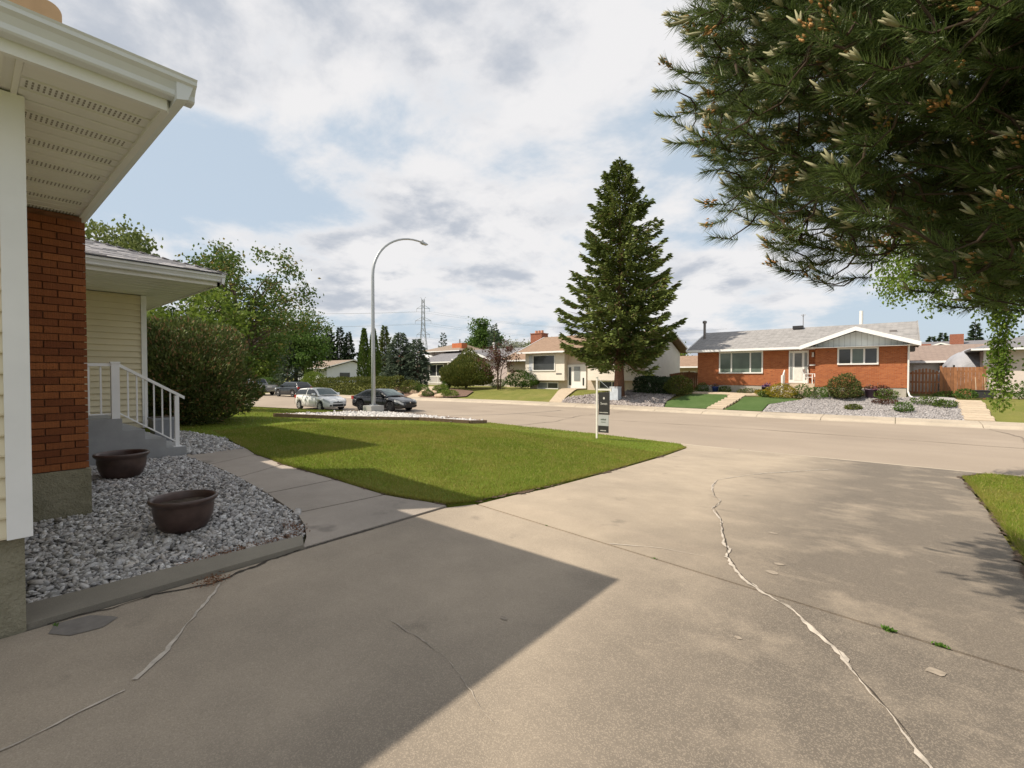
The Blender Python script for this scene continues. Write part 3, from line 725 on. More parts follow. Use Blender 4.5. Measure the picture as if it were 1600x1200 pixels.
# leaf litter along the bed edge
M_litter = foliage('dry_litter', (0.14,0.06,0.03), (0.24,0.12,0.06), trans=0.1)
p = np.concatenate([np.stack([-4.36+np.abs(rng.normal(0,0.05,520))*-1, rng.uniform(1.1,2.05,520)],1), np.stack([rng.normal(-3.90,0.05,160), rng.normal(1.2,0.05,160)],1), np.stack([-4.6+rng.normal(0,0.12,240), 2.12+rng.normal(0,0.05,240)],1)])
C = np.stack([p[:,0],p[:,1],H(p[:,0],p[:,1])+0.02+rng.uniform(-0.01,0.02,len(p))],1); A = rng.normal(size=C.shape); A[:,2] *= 0.25
tag(link('needle_litter', leaf_mesh('needle_litter', C, A, 0.022, 0.009, M_litter)), 'reddish brown needle litter along the gravel bed edge', 'litter', kind='stuff')

# bowl planters
M_bowl = (lambda t: (t.done(t.mix(t.rng(t.noise(5,5), 0.35, 0.7), (0.045,0.026,0.022), (0.10,0.062,0.052)), t.rng(t.noise(7,4),0.3,0.7,0.32,0.5), 0, 0.5)))(NT('glazed_brown_bowl'))
def bowl(x, y, r, label):
    t = thing('bowl_planter', label, 'planter', (x, y, h1(x, y)-0.005), group='brown bowl planters on the gravel')
    prof = [(0.0,0.0),(0.54,0.0),(0.60,0.02),(0.74,0.20),(0.84,0.48),(0.885,0.78),(0.88,0.90),(0.895,0.93),(0.965,1.0),(1.0,1.06),(0.995,1.13),(0.955,1.15),(0.90,1.13),(0.865,1.05),(0.85,0.88)]
    MB().lathe([(a*r, b*r) for a, b in prof], 48).build('bowl', M_bowl, t, True)
    s = MB(); n = 40
    s.lathe([(0.0,0.90*r),(0.3*r,0.915*r),(0.6*r,0.90*r),(0.868*r,0.885*r)], n); o = s.build('soil', M_soil, t, True)
    for v in o.data.vertices: v.co.z += random.uniform(-0.008, 0.008)
bowl(-5.37, 1.40, 0.285, 'brown glazed bowl planter with bare soil, nearer the driveway')
bowl(-8.05, 1.40, 0.30, 'brown glazed bowl planter beside the front steps and brick chimney')
pl = thing('square_planter', 'grey square tapered planter standing beyond the front steps', 'planter', (-11.55, 2.66, h1(-11.55,2.66)))
def taper(r0, r1, z0, z1): return [(-r0,-r0,z0),(r0,-r0,z0),(r0,r0,z0),(-r0,r0,z0),(-r1,-r1,z1),(r1,-r1,z1),(r1,r1,z1),(-r1,r1,z1)]
MB().hexa(taper(0.14,0.19,0.0,0.47)).build('pot', plain('grey_planter', (0.23,0.24,0.26), 0.6), pl)
MB().hexa(taper(0.205,0.205,0.47,0.52)).build('rim', plain('grey_planter_rim', (0.27,0.28,0.30), 0.6), pl)
MB().box(-0.18,0.18,-0.18,0.18,0.521,0.53).build('soil', M_soil, pl)

# ---------------------------------------------------------------- white stone bed with timbers, street lamp, sign
M_timber = plain('weathered_timber', (0.20,0.13,0.085), 0.9, 0.3, 6, bump=0.5, bscale=25, rand=0.3)
def stone_bed(poly, label, n, hgt):
    r = thing('stone_bed', label, 'garden bed', (0,0,0))
    m = len(poly)
    for i in range(m):
        a = Vector(poly[i]); b = Vector(poly[(i+1) % m]); L = (b-a).length; k = max(1, round(L/2.4)); d = (b-a)/L; s = Vector((-d.y,d.x))*0.07
        for j in range(k):
            p = a+(b-a)*(j/k)+d*0.01; q = a+(b-a)*((j+1)/k)-d*0.01
            z0 = h1(p.x,p.y); z1 = h1(q.x,q.y)
            MB().hexa([(p.x-s.x,p.y-s.y,z0-0.1),(q.x-s.x,q.y-s.y,z1-0.1),(q.x+s.x,q.y+s.y,z1-0.1),(p.x+s.x,p.y+s.y,z0-0.1),
                       (p.x-s.x,p.y-s.y,z0+hgt),(q.x-s.x,q.y-s.y,z1+hgt),(q.x+s.x,q.y+s.y,z1+hgt),(p.x+s.x,p.y+s.y,z0+hgt)]).build('timber', M_timber, r)
    p = inv_pts(poly, n); P = np.stack([p[:,0],p[:,1],H(p[:,0],p[:,1])+0.045+rng.uniform(0,0.03,n)],1)
    sheet('bed_base', poly, 0.8, M_whiterock, 0.03, 0, r)
    rock_cloud('white_stones', P, rng.uniform(0.05,0.09,n), M_whiterock, 0.7, None, r)
stone_bed(BED, 'timber edged bed of white stones around the street lamp base', 5200, 0.13)
stone_bed(BED2, 'small timber edged bed of white stones at the lawn end', 1100, 0.14)

M_galv = plain('galvanised_steel', (0.42,0.44,0.46), 0.42, 0.08, 2, metal=0.35)
M_lampbase = mat_concrete('lamp_base_concrete', (0.42,0.42,0.40), stain_amt=0.2, speck=0.2)
M_lens = plain('lamp_lens', (0.55,0.55,0.52), 0.2)
def street_lamp(x, y, top, reach, label, base, az):
    z = h1(x, y); t = thing('street_lamp', label, 'street lamp', (x, y, z), az, 'street lamps')
    pts = [(0,0,0.1),(0,0,top*0.35),(0,0,top*0.70)]; rad = [0.115,0.10,0.085]
    R = reach; zc = top-R*0.86
    for a in np.linspace(0.0, 1.62, 14): pts.append((0, R*(1-math.cos(a)), zc+R*0.86*math.sin(a))); rad.append(0.082-0.03*a/1.6)
    pts[2] = (0,0,min(top*0.7, zc-0.4)); pts.append((0, R*1.12, top-0.02)); rad.append(0.045)
    MB().tube(pts, rad, 12).build('pole', M_galv, t, True)
    hx = MB(); e = R*1.12
    hx.hexa([(-0.13,e,top-0.09),(0.13,e,top-0.09),(0.11,e+0.48,top-0.10),(-0.11,e+0.48,top-0.10),(-0.09,e,top+0.06),(0.09,e,top+0.06),(0.05,e+0.44,top-0.02),(-0.05,e+0.44,top-0.02)])
    hd = hx.build('lamp_head', M_galv, t); MB().box(-0.09,0.09,e+0.1,e+0.42,top-0.13,top-0.101).build('lens', M_lens, hd)
    MB().lathe([(0.05,0),(0.05,0.07),(0.0,0.09)], 10, (0,e+0.12,top+0.055)).build('photocell', M_galv, hd)
    if base:
        MB().box(-0.40,0.40,-0.40,0.40,-0.12,0.44).build('concrete_base', M_lampbase, t)
        MB().box(-0.16,0.16,-0.16,0.16,0.442,0.47).build('base_plate', M_galv, t)
        for sx in (-1,1):
            for sy in (-1,1): MB().lathe([(0.02,0),(0.02,0.05),(0.0,0.052)], 8, (sx*0.125,sy*0.125,0.47)).build('bolt', M_galv, t)
street_lamp(-22.1, 14.6, 10.15, 3.0, 'tall curved grey street lamp on a concrete block in white stones', True, 0.0)
street_lamp(-75.0, 25.6, 7.4, 1.9, 'distant curved street lamp rising above the hedge', False, 3.6)

def text_mesh(txt, size):
    c = bpy.data.curves.new('lettering', 'FONT'); c.body = txt; c.size = size; c.align_x = 'CENTER'; c.extrude = 0.0008
    o = bpy.data.objects.new('lettering', c); COL.objects.link(o); bpy.context.view_layer.update()
    me = bpy.data.meshes.new_from_object(o.evaluated_get(bpy.context.evaluated_depsgraph_get())); bpy.data.objects.remove(o); return me
sign = thing('hanging_sign', 'white post with a hanging black and grey yard sign', 'sign', (-7.45,13.25,h1(-7.45,13.25)), math.radians(6)); sign.scale = (0.82,1,1)
M_signw = plain('sign_post_white', (0.78,0.74,0.68), 0.5); M_signb = plain('sign_black', (0.035,0.034,0.033), 0.5); M_signg = plain('sign_grey', (0.42,0.43,0.43), 0.5); M_letter = plain('sign_lettering', (0.62,0.60,0.56), 0.6)
MB().box(-0.030,0.030,-0.026,0.026,0,1.98).box(-0.045,0.045,-0.045,0.045,1.98,2.0).build('post', M_signw, sign)
MB().box(0.035,0.58,-0.02,0.02,1.56,1.61).build('arm', M_signw, sign)
MB().box(0.55,0.60,-0.03,0.03,1.53,1.64).build('arm_cap', M_signw, sign)
MB().tube([(0.03,0,1.94),(0.52,0,1.605)], 0.008, 6).build('brace', M_galv, sign)
for x in (0.17,0.49): MB().tube([(x,0,1.555),(x,0,1.49)], 0.006, 6).build('hook', M_galv, sign)
pa = MB().box(0.075,0.53,-0.012,0.012,0.78,1.50).build('upper_panel', M_signb, sign)
pb = MB().box(0.065,0.49,-0.011,0.011,0.42,0.775).build('price_panel', M_signg, sign)
pc = MB().box(0.06,0.49,-0.012,0.012,0.20,0.418).build('lower_panel', M_signb, sign)
def put_text(txt, size, x, z, par, mat): link('lettering', text_mesh(txt, size), mat, par, (x, -0.0155, z), (math.pi/2, 0, 0))
put_text('Sweet', 0.115, 0.30, 1.10, pa, M_letter)
MB().lathe([(0.0,0.0),(0.042,0.0),(0.042,0.004),(0.0,0.004)], 6).build('emblem', M_letter, pa, loc=(0.30,-0.0135,1.31), rot=(math.pi/2,0,0))
def dashes(x0, x1, z, hh, par, mat, n):
    m = MB(); w = (x1-x0)/n
    for k in range(n): m.box(x0+k*w, x0+k*w+w*0.7, -0.0150, -0.0135, z, z+hh*random.uniform(0.75,1))
    m.build('small_print', mat, par)
dashes(0.12,0.48,0.835,0.03,pa,M_letter,11); dashes(0.17,0.40,0.60,0.055,pb,plain('sign_dark_print',(0.10,0.12,0.10)),5); dashes(0.18,0.38,0.525,0.03,pb,plain('sign_mid_print',(0.20,0.22,0.20)),7); dashes(0.16,0.40,0.25,0.035,pc,M_letter,8)

# ---------------------------------------------------------------- houses across the street
def mat_brickwall(name, a, b, mort, bw=0.21, bh=0.073):
    t = NT(name); sp = t.n('ShaderNodeSeparateXYZ'); t.L(t.pos(), sp.inputs[0]); cb = t.n('ShaderNodeCombineXYZ')
    t.L(t.math('ADD', sp.outputs['X'], sp.outputs['Y']), cb.inputs[0]); t.L(sp.outputs['Z'], cb.inputs[1])
    br = t.n('ShaderNodeTexBrick'); t.L(cb.outputs[0], br.inputs['Vector']); br.inputs['Scale'].default_value = 1.0
    br.inputs['Brick Width'].default_value = bw; br.inputs['Row Height'].default_value = bh; br.inputs['Mortar Size'].default_value = 0.008
    br.inputs['Color1'].default_value = (*a,1); br.inputs['Color2'].default_value = (*b,1); br.inputs['Mortar'].default_value = (*mort,1)
    br.inputs['Bias'].default_value = -0.2
    mp = t.n('ShaderNodeMapping'); mp.inputs['Scale'].default_value = (4.4,13.0,1); t.L(cb.outputs[0], mp.inputs[0])
    dk = t.rng(t.noise(1.0, 2, 0.5, mp.outputs[0]), 0.63, 0.70, 0, 0.75)
    c = t.mix(dk, br.outputs['Color'], (0.13,0.05,0.03))
    t.bump(br.outputs['Fac'], -0.4, 0.01); return t.done(c, 0.85, 0, 0.2)
def mat_siding(name, col, exp=0.13, vert=False):
    t = NT(name); sp = t.n('ShaderNodeSeparateXYZ'); t.L(t.pos(), sp.inputs[0])
    src = t.math('ADD', sp.outputs['X'], sp.outputs['Y']) if vert else sp.outputs['Z']
    fr = t.math('FRACT', t.math('DIVIDE', src, exp)); line = t.math('LESS_THAN', fr, 0.13)
    c = t.mix(t.rng(t.noise(1.5, 4), 0.3, 0.7), dim(col,0.95), dim(col,1.04)); c = t.mix(t.math('MULTIPLY', line, 0.45), c, dim(col,0.45))
    t.bump(fr, -0.5, 0.012); return t.done(c, 0.6, 0, 0.3)
def mat_roof(name, a, b, c3):
    t = NT(name); sp = t.n('ShaderNodeSeparateXYZ'); t.L(t.pos(), sp.inputs[0]); cb = t.n('ShaderNodeCombineXYZ')
    t.L(t.math('ADD', sp.outputs['X'], sp.outputs['Y']), cb.inputs[0]); t.L(t.math('MULTIPLY', sp.outputs['Z'], 2.9), cb.inputs[1])
    br = t.n('ShaderNodeTexBrick'); t.L(cb.outputs[0], br.inputs['Vector']); br.inputs['Scale'].default_value = 1.0
    br.inputs['Brick Width'].default_value = 0.33; br.inputs['Row Height'].default_value = 0.16; br.inputs['Mortar Size'].default_value = 0.012
    br.inputs['Color1'].default_value = (*a,1); br.inputs['Color2'].default_value = (*b,1); br.inputs['Mortar'].default_value = (*c3,1)
    c = t.mix(t.rng(t.noise(3.5, 5, 0.65), 0.35, 0.7, 0, 0.5), br.outputs['Color'], b); c = t.mix(t.rng(t.noise(30, 3, 0.7), 0.5, 0.75, 0, 0.5), c, c3)
    t.bump(br.outputs['Fac'], -0.4, 0.01); return t.done(c, 0.92, 0, 0.12)
M_brickD = mat_brickwall('orange_red_brick', (0.33,0.095,0.034), (0.45,0.155,0.055), (0.33,0.17,0.10))
M_brickC = mat_brickwall('chimney_brick', (0.27,0.085,0.05), (0.37,0.125,0.07), (0.30,0.19,0.14))
M_brickA = mat_brickwall('orange_chimney_brick', (0.48,0.13,0.05), (0.56,0.18,0.07), (0.45,0.2,0.11))
M_roofD = mat_roof('pale_grey_shingle', (0.235,0.228,0.226), (0.35,0.34,0.335), (0.15,0.147,0.146))
M_roofC = mat_roof('tan_brown_shingle', (0.25,0.175,0.128), (0.32,0.225,0.165), (0.16,0.11,0.08))
M_roofA = mat_roof('slate_grey_shingle', (0.17,0.17,0.185), (0.235,0.23,0.24), (0.11,0.11,0.12))
M_roofT = mat_roof('taupe_shingle', (0.25,0.20,0.16), (0.31,0.25,0.20), (0.16,0.125,0.105))
M_roofB = mat_roof('dark_brown_shingle', (0.24,0.185,0.16), (0.30,0.235,0.20), (0.15,0.12,0.11))
M_sidC = mat_siding('ivory_siding', (0.80,0.74,0.66)); M_stucC = plain('beige_stucco', (0.58,0.49,0.40), 0.9, 0.06, 6, bump=0.3)
M_sidC_end = mat_siding('pale_end_siding', (0.72,0.69,0.64), 0.2, True)
M_sidB = mat_siding('lilac_grey_siding', (0.52,0.44,0.43), 0.15); M_sidA = mat_siding('warm_grey_siding', (0.36,0.32,0.31), 0.15)
M_sidW = mat_siding('bluish_white_siding', (0.72,0.74,0.78), 0.2); M_gabD = mat_siding('pale_blue_board', (0.62,0.66,0.66), 0.28, True)
M_fdn = plain('grey_foundation', (0.42,0.39,0.33), 0.9, 0.1, 5, bump=0.3)
M_frame = plain('white_window_frame', (0.78,0.77,0.74), 0.45, 0.03)
def mat_glass(name, col, rough=0.08):
    t = NT(name); c = t.mix(t.rng(t.noise(0.8, 3), 0.35, 0.7), dim(col,0.7), dim(col,1.2)); m = t.done(c, rough, 0, 0.6); return m
M_glass = mat_glass('dark_window_glass', (0.045,0.05,0.05)); M_glassg = mat_glass('curtained_green_glass', (0.13,0.17,0.145), 0.12); M_glassl = mat_glass('pale_blind_glass', (0.30,0.32,0.32), 0.12)
M_fence = plain('cedar_board', (0.30,0.135,0.06), 0.85, 0.25, 4, bump=0.3, bscale=18, rand=0.45)
M_black = plain('black_metal', (0.03,0.03,0.032), 0.5)
M_pipe = plain('weathered_flue', (0.22,0.20,0.19), 0.5, 0.2, 6, metal=0.4)

def window(par, x0, x1, z0, z1, y, cuts=(), glass=None, fw=0.09, name='window'):
    """window in a wall that faces the street (-Y): frame proud of the wall, panes set back in it"""
    m = MB(); ed = [x0]+list(cuts)+[x1]; f = y-0.05
    m.box(x0-fw,x1+fw,f,y+0.02,z1,z1+fw).box(x0-fw,x1+fw,f-0.03,y+0.02,z0-fw,z0).box(x0-fw,x0,f,y+0.02,z0,z1).box(x1,x1+fw,f,y+0.02,z0,z1)
    for c in cuts: m.box(c-fw*0.5,c+fw*0.5,f,y+0.02,z0,z1)
    w = m.build(name, M_frame, par); gl = glass if isinstance(glass, (list,tuple)) else [glass or M_glass]*(len(ed)-1)
    for i in range(len(ed)-1):
        a = ed[i]+(fw*0.5 if i else 0); b = ed[i+1]-(fw*0.5 if i < len(ed)-2 else 0)
        MB().box(a,b,y-0.022,y-0.006,z0,z1).build('pane', gl[i], w)
    return w
def gable_x(par, x0, x1, y0, y1, z, slope, mat, th=0.16, fascia=None, name='roof'):
    """gable roof with its ridge along X"""
    ym = (y0+y1)/2; zr = z+(ym-y0)*slope
    p = [(y0,z),(ym,zr),(y1,z),(y1,z+th),(ym,zr+th),(y0,z+th)]
    r = MB().prism_x(p, x0, x1).build(name, mat, par)
    fm = fascia or M_white
    MB().box(x0,x1,y0-0.10,y0-0.004,z+0.0,z+th-0.01).build('gutter', fm, r)
    for xa, xb in ((x0-0.06,x0-0.004),(x1+0.004,x1+0.06)):
        MB().prism_x([(y0-0.1,z+0.03),(ym,zr+0.05),(y1+0.1,z+0.03),(y1+0.1,z+th+0.02),(ym,zr+th+0.05),(y0-0.1,z+th+0.02)], xa, xb).build('barge_board', fm, r)
    return r
def gable_y(par, x0, x1, xp, zp, z0, z1, y0, y1, mat, th=0.15, name='front_gable_roof', barge=0.24):
    r = MB().prism_y([(x0,z0),(xp,zp),(x1,z1),(x1,z1+th),(xp,zp+th),(x0,z0+th)][::-1], y0, y1).build(name, mat, par)
    MB().prism_y([(x0-0.02,z0-barge*0.4),(xp,zp-barge*0.4),(x1+0.02,z1-barge*0.4),(x1+0.02,z1+th),(xp,zp+th),(x0-0.02,z0+th)][::-1], y0-0.06, y0-0.004).build('barge_board', M_white, r)
    return r
def hip_roof(par, x0, x1, y0, y1, z, s, mat, th=0.12, name='roof'):
    d = min(x1-x0, y1-y0)/2; zr = z+d*s+th; m = MB()
    if y1-y0 < x1-x0: a = (x0+d,(y0+y1)/2,zr); b = (x1-d,(y0+y1)/2,zr); fs = [(4,5,9,8),(5,6,9),(6,7,8,9),(7,4,8)]
    else: a = ((x0+x1)/2,y0+d,zr); b = ((x0+x1)/2,y1-d,zr); fs = [(4,5,8),(5,6,9,8),(6,7,9),(7,4,8,9)]
    m.add([(x0,y0,z),(x1,y0,z),(x1,y1,z),(x0,y1,z),(x0,y0,z+th),(x1,y0,z+th),(x1,y1,z+th),(x0,y1,z+th),a,b], fs+[(3,2,1,0),(0,1,5,4),(1,2,6,5),(2,3,7,6),(3,0,4,7)])
    r = m.build(name, mat, par); MB().box(x0-0.02,x1+0.02,y0-0.09,y0-0.004,z,z+th-0.01).build('gutter', M_white, r); return r

# ---- brick bungalow
D = thing('brick_bungalow', 'orange brick bungalow with pale grey roof and white front door', 'house')
MB().box(-11.7,-4.02,36.3,44.0,0.82,3.30).build('wall', M_brickD, D); MB().box(-4.0,0.5,35.3,44.0,0.80,3.30).build('wall', M_brickD, D)
MB().box(-11.66,-4.02,36.33,44.0,-0.4,0.815).build('foundation', M_fdn, D); MB().box(-3.99,0.47,35.33,44.0,-0.4,0.795).build('foundation', M_fdn, D)
r = gable_x(D, -12.25, 1.0, 35.55, 45.0, 3.27, 0.352, M_roofD)
for b_ in r.children:
    if b_.name.startswith('barge_board') and b_.data.vertices[0].co.x > 0: b_.data.materials[0] = M_roofD
MB().box(-12.2,-4.0,35.6,36.3,3.255,3.268).build('soffit', M_soffit, D)
gable_y(D, -4.75, 1.05, -1.9, 4.33, 3.28, 3.30, 34.6, 39.0, M_roofD)
MB().prism_y([(-3.98,3.302),(0.48,3.302),(0.48,3.46),(-1.9,4.24),(-3.98,3.50)][::-1], 35.26, 35.40).build('gable_board', M_gabD, D)
MB().box(-4.5,0.9,34.62,35.26,3.262,3.275).build('soffit', M_soffit, D)
window(D, -10.05,-7.30,1.76,3.16,36.3,(-9.28,-8.02),[M_glassg]*3)
window(D, -2.75,-0.90,2.28,3.16,35.3,(-2.13,-1.50),[M_glass,M_glassg,M_glass])
dr = MB().box(-5.62,-4.48,36.22,36.32,1.03,3.20).build('front_door', M_frame, D)
MB().box(-5.28,-4.86,36.195,36.215,2.10,3.02).build('door_glass', mat_glass('storm_door_glass',(0.16,0.17,0.17)), dr)
MB().box(-5.30,-4.84,36.20,36.216,1.18,2.02).build('door_panel', plain('pale_door_panel',(0.66,0.67,0.63)), dr)
for a, b in ((-5.56,-5.40),(-4.72,-4.56)): MB().box(a,b,36.205,36.216,1.25,3.05).build('sidelight', M_glassl, dr)
MB().box(-4.52,-4.49,36.17,36.20,1.95,2.20).build('handle', M_black, dr)
lamp = MB().box(-4.30,-4.18,36.16,36.295,2.75,3.05).build('porch_light', M_frame, D)
MB().box(-4.42,-4.06,36.14,36.295,2.18,2.27).build('mail_shelf', M_frame, D)
stp = MB(); stp.box(-5.75,-4.03,35.36,36.29,0.2,1.0).box(-5.70,-4.05,35.02,35.358,0.2,0.78).box(-5.66,-4.05,34.68,35.018,0.1,0.55)
stp.build('porch_steps', plain('warm_concrete', (0.50,0.41,0.31), 0.9, 0.1, 6), D)
pr_ = MB().hexa([(-5.80,34.75,0.55),(-5.74,34.75,0.55),(-5.74,35.6,1.0),(-5.80,35.6,1.0),(-5.80,34.75,1.40),(-5.74,34.75,1.40),(-5.74,35.6,1.90),(-5.80,35.6,1.90)]); pr_.box(-5.82,-5.72,34.68,34.76,0.15,1.55)
pr_.build('porch_rail', M_frame, D)
MB().tube([(-11.88,38.5,4.2),(-11.88,38.5,5.75)],0.10,12).lathe([(0.16,0),(0.17,0.14),(0.10,0.20),(0.0,0.22)],12,(-11.88,38.5,5.72)).build('metal_flue', M_pipe, D)
MB().lathe([(0.2,0),(0.14,0.08),(0.10,0.1)],12,(-11.88,38.5,4.32)).build('flue_flashing', M_frame, D)
MB().box(-5.95,-5.30,39.7,40.2,4.98,5.20).build('roof_vent', M_black, D)
MB().tube([(-1.94,41,4.8),(-1.94,41,6.1)],0.11,10).build('white_vent_pipe', M_frame, D)
MB().tube([(-5.45,41,4.7),(-5.45,41,6.15)],0.025,6).tube([(-5.45,40.7,5.95),(-5.45,41.3,6.05)],0.02,6).tube([(-5.6,41,6.1),(-5.3,41,6.1)],0.02,6).build('antenna', M_pipe, D)
MB().box(-0.35,0.0,38.0,38.3,4.2,4.42).build('roof_vent', M_pipe, D)
MB().tube([(0.55,35.2,3.25),(0.55,35.2,0.6),(0.62,35.1,0.35),(0.75,34.9,0.28)],0.045,8).build('downspout', M_frame, D)
# porch chair
ch_ = thing('patio_chair', 'white plastic patio chair on the brick bungalow porch', 'chair', (-4.36,35.75,1.0), math.radians(80))
for sx in (-0.24,0.24):
    MB().box(sx-0.025,sx+0.025,-0.26,-0.21,0,0.62).build('leg', M_frame, ch_); MB().box(sx-0.025,sx+0.025,0.19,0.24,0,0.62).build('leg', M_frame, ch_)
    MB().box(sx-0.035,sx+0.035,-0.28,0.25,0.62,0.655).build('armrest', M_frame, ch_)
MB().box(-0.25,0.25,-0.25,0.24,0.40,0.43).build('seat', M_frame, ch_)
bk = MB()
for k in range(5): bk.hexa([(-0.25+k*0.11,0.20,0.43),(-0.19+k*0.11,0.20,0.43),(-0.19+k*0.11,0.23,0.43),(-0.25+k*0.11,0.23,0.43),(-0.25+k*0.11,0.34,0.86),(-0.19+k*0.11,0.34,0.86),(-0.19+k*0.11,0.37,0.86),(-0.25+k*0.11,0.37,0.86)])
bk.box(-0.26,0.26,0.33,0.38,0.86,0.94); bk.build('backrest', M_frame, ch_)

# ---- bi-level house
C_ = thing('split_level_house', 'ivory split level house with tan roof behind the tall spruce', 'house')
MB().box(-28.6,-16.2,37.2,44.6,-0.4,3.62).build('lower_wall', M_stucC, C_)
MB().box(-28.73,-24.05,36.6,37.2,1.05,3.70).build('upper_wall', M_sidC, C_); MB().box(-21.55,-16.05,36.6,37.2,1.08,3.70).build('upper_wall', M_sidC, C_)
MB().box(-16.195,-16.05,37.21,44.6,-0.3,3.70).build('end_wall', M_sidC_end, C_)
MB().prism_x([(36.7,3.70),(44.6,3.70),(40.7,5.35)],-16.2,-16.06).build('end_gable', M_sidC_end, C_)
r = gable_x(C_, -29.3, -15.4, 36.0, 45.4, 3.68, 0.385, M_roofC)
window(C_, -27.68,-25.2,2.05,3.44,36.6,(),[M_glass],0.10); MB().box(-28.25,-27.80,36.55,36.598,2.0,3.50).build('shutter', plain('grey_blue_shutter',(0.50,0.53,0.58)), C_)
window(C_, -27.55,-25.2,0.28,0.78,37.2,(-26.4,),[M_glassl,M_glass]); window(C_, -20.6,-18.3,0.40,0.95,37.2,(-19.4,),[M_glass,M_glass])
dr = MB().box(-24.0,-22.0,37.08,37.19,0.32,2.55).build('front_door', M_frame, C_)
MB().box(-23.28,-22.62,37.05,37.078,1.0,2.35).build('door_glass', M_glassl, dr)
MB().box(-23.85,-23.60,37.05,37.078,0.6,2.3).build('sidelight', M_glass, dr); MB().box(-22.35,-22.2,37.05,37.078,0.6,1.3).build('sidelight', M_glass, dr)
m = MB()
for k in range(5): m.box(-24.98+k*0.13,-24.90+k*0.13,36.57,36.597,1.62,1.74)
m.build('house_number', M_black, C_)
chm = MB().box(-31.0,-29.5,40.4,41.6,3.6,6.05).box(-31.05,-29.45,40.35,41.65,6.05,6.14).build('chimney', M_brickC, C_)
for k, x in enumerate((-30.65,-30.25,-29.85)): MB().lathe([(0.16,0),(0.15,0.32),(0.11,0.32),(0.11,0.1)],12,(x,41,6.14)).build('chimney_pot', plain('clay_pot',(0.50,0.27,0.18)), chm)
MB().box(-34.5,-28.62,40.5,45.5,-0.3,3.1).build('garage_wall', M_stucC, C_)
gable_x(C_, -35.0,-29.35,39.8,46.0,3.1,0.36,M_roofC,name='garage_roof')
MB().box(-28.75,-28.62,38.3,38.7,1.1,1.7).build('meter_box', plain('meter_grey',(0.35,0.38,0.42)), C_)
MB().tube([(-16.2,36.55,3.6),(-16.2,36.55,1.2)],0.04,8).build('downspout', M_stucC, C_)

# ---- lilac-grey gabled house and warm grey two storey house
B_ = thing('gabled_house', 'lilac grey house with a white edged front gable behind the purple tree', 'house')
MB().box(-43.4,-33.8,42.0,50.0,-0.3,3.55).build('wall', M_sidB, B_)
MB().prism_y([(-43.3,3.55),(-38.2,3.55),(-41.7,4.62)][::-1],42.0,42.3).build('gable_wall', M_sidB, B_)
gable_y(B_,-43.6,-37.9,-41.7,4.6,3.85,3.45,41.4,47,M_roofA,0.14,barge=0.30)
gable_x(B_,-46.0,-33.2,42.6,50.4,3.55,0.36,M_roofA)
window(B_,-39.9,-38.9,2.0,2.9,42.0,(),[M_glass]); MB().box(-43.35,-33.8,41.9,41.995,-0.3,0.55).build('foundation', M_fdn, B_)
MB().tube([(-41.5,46,4.4),(-41.5,46,5.75)],0.11,8).lathe([(0.17,0),(0.17,0.2),(0,0.25)],10,(-41.5,46,5.7)).build('vent_pipe', M_frame, B_)
A_ = thing('two_storey_house', 'warm grey two storey house with orange brick chimney and white porch rail', 'house')
MB().box(-58.2,-50.2,48.0,56.0,-0.3,5.15).build('upper_wall', M_sidA, A_); hip_roof(A_,-59.2,-49.2,47,57,5.12,0.30,M_roofT)
MB().box(-54.0,-46.5,43.6,48.0,-0.3,3.35).build('lower_wall', M_sidA, A_); 
r2 = MB().add([(-54.6,42.8,3.3),(-45.9,42.8,3.3),(-45.9,48,3.3),(-54.6,48,3.3),(-54.6,42.8,3.42),(-45.9,42.8,3.42),(-47.9,47.99,5.1),(-52.9,47.99,5.1),(-45.9,48,3.42),(-54.6,48,3.42)],[(3,2,1,0),(0,1,5,4),(4,5,6,7),(5,8,6),(4,7,9),(1,2,8,5),(0,4,9,3)]).build('porch_roof', M_roofA, A_)
MB().box(-54.6,-45.9,42.7,42.795,3.26,3.42).build('gutter', M_white, r2)
MB().prism_y([(-58.0,3.3),(-53.6,3.3),(-55.9,4.45)][::-1],46.2,48.0).build('side_gable', M_sidA, A_)
MB().prism_y([(-58.3,3.2),(-55.9,4.5),(-53.3,3.3),(-53.3,3.5),(-55.9,4.7),(-58.3,3.4)][::-1],45.9,47.9).build('side_gable_roof', M_white, A_)
window(A_,-51.7,-48.9,1.4,3.0,43.6,(-50.3,),[M_glass,M_glass],0.14)
MB().box(-53.9,-53.3,43.5,43.595,1.0,3.0).build('doorway', M_black, A_)
chm = MB().box(-52.5,-50.4,48.6,49.8,4.8,6.42).build('chimney', M_brickA, A_); MB().tube([(-51.4,49.2,6.4),(-51.4,49.2,7.05)],0.09,8).build('chimney_flue', M_pipe, chm)
MB().box(-56.2,-46.5,42.2,43.6,-0.3,0.42).build('porch_floor', M_fdn, A_)
pr2 = empty('porch_rail', parent=A_)
for k in range(6): MB().box(-56.1+k*1.9-0.05,-56.1+k*1.9+0.05,42.25,42.35,0.42,1.48).build('rail_post', M_frame, pr2)
MB().box(-56.1,-46.6,42.27,42.33,1.38,1.46).build('top_rail', M_frame, pr2); MB().box(-56.1,-46.6,42.27,42.33,0.47,0.55).build('lower_rail', M_frame, pr2)
m = MB(); x = -56.0
while x < -46.6: m.box(x-0.03,x+0.03,42.285,42.315,0.55,1.38); x += 0.17
m.build('balusters', M_frame, pr2)
MB().box(-46.6,-46.4,42.3,42.5,0.42,3.3).box(-54.5,-54.3,42.9,43.1,0.42,3.3).build('porch_posts', M_fdn, A_)
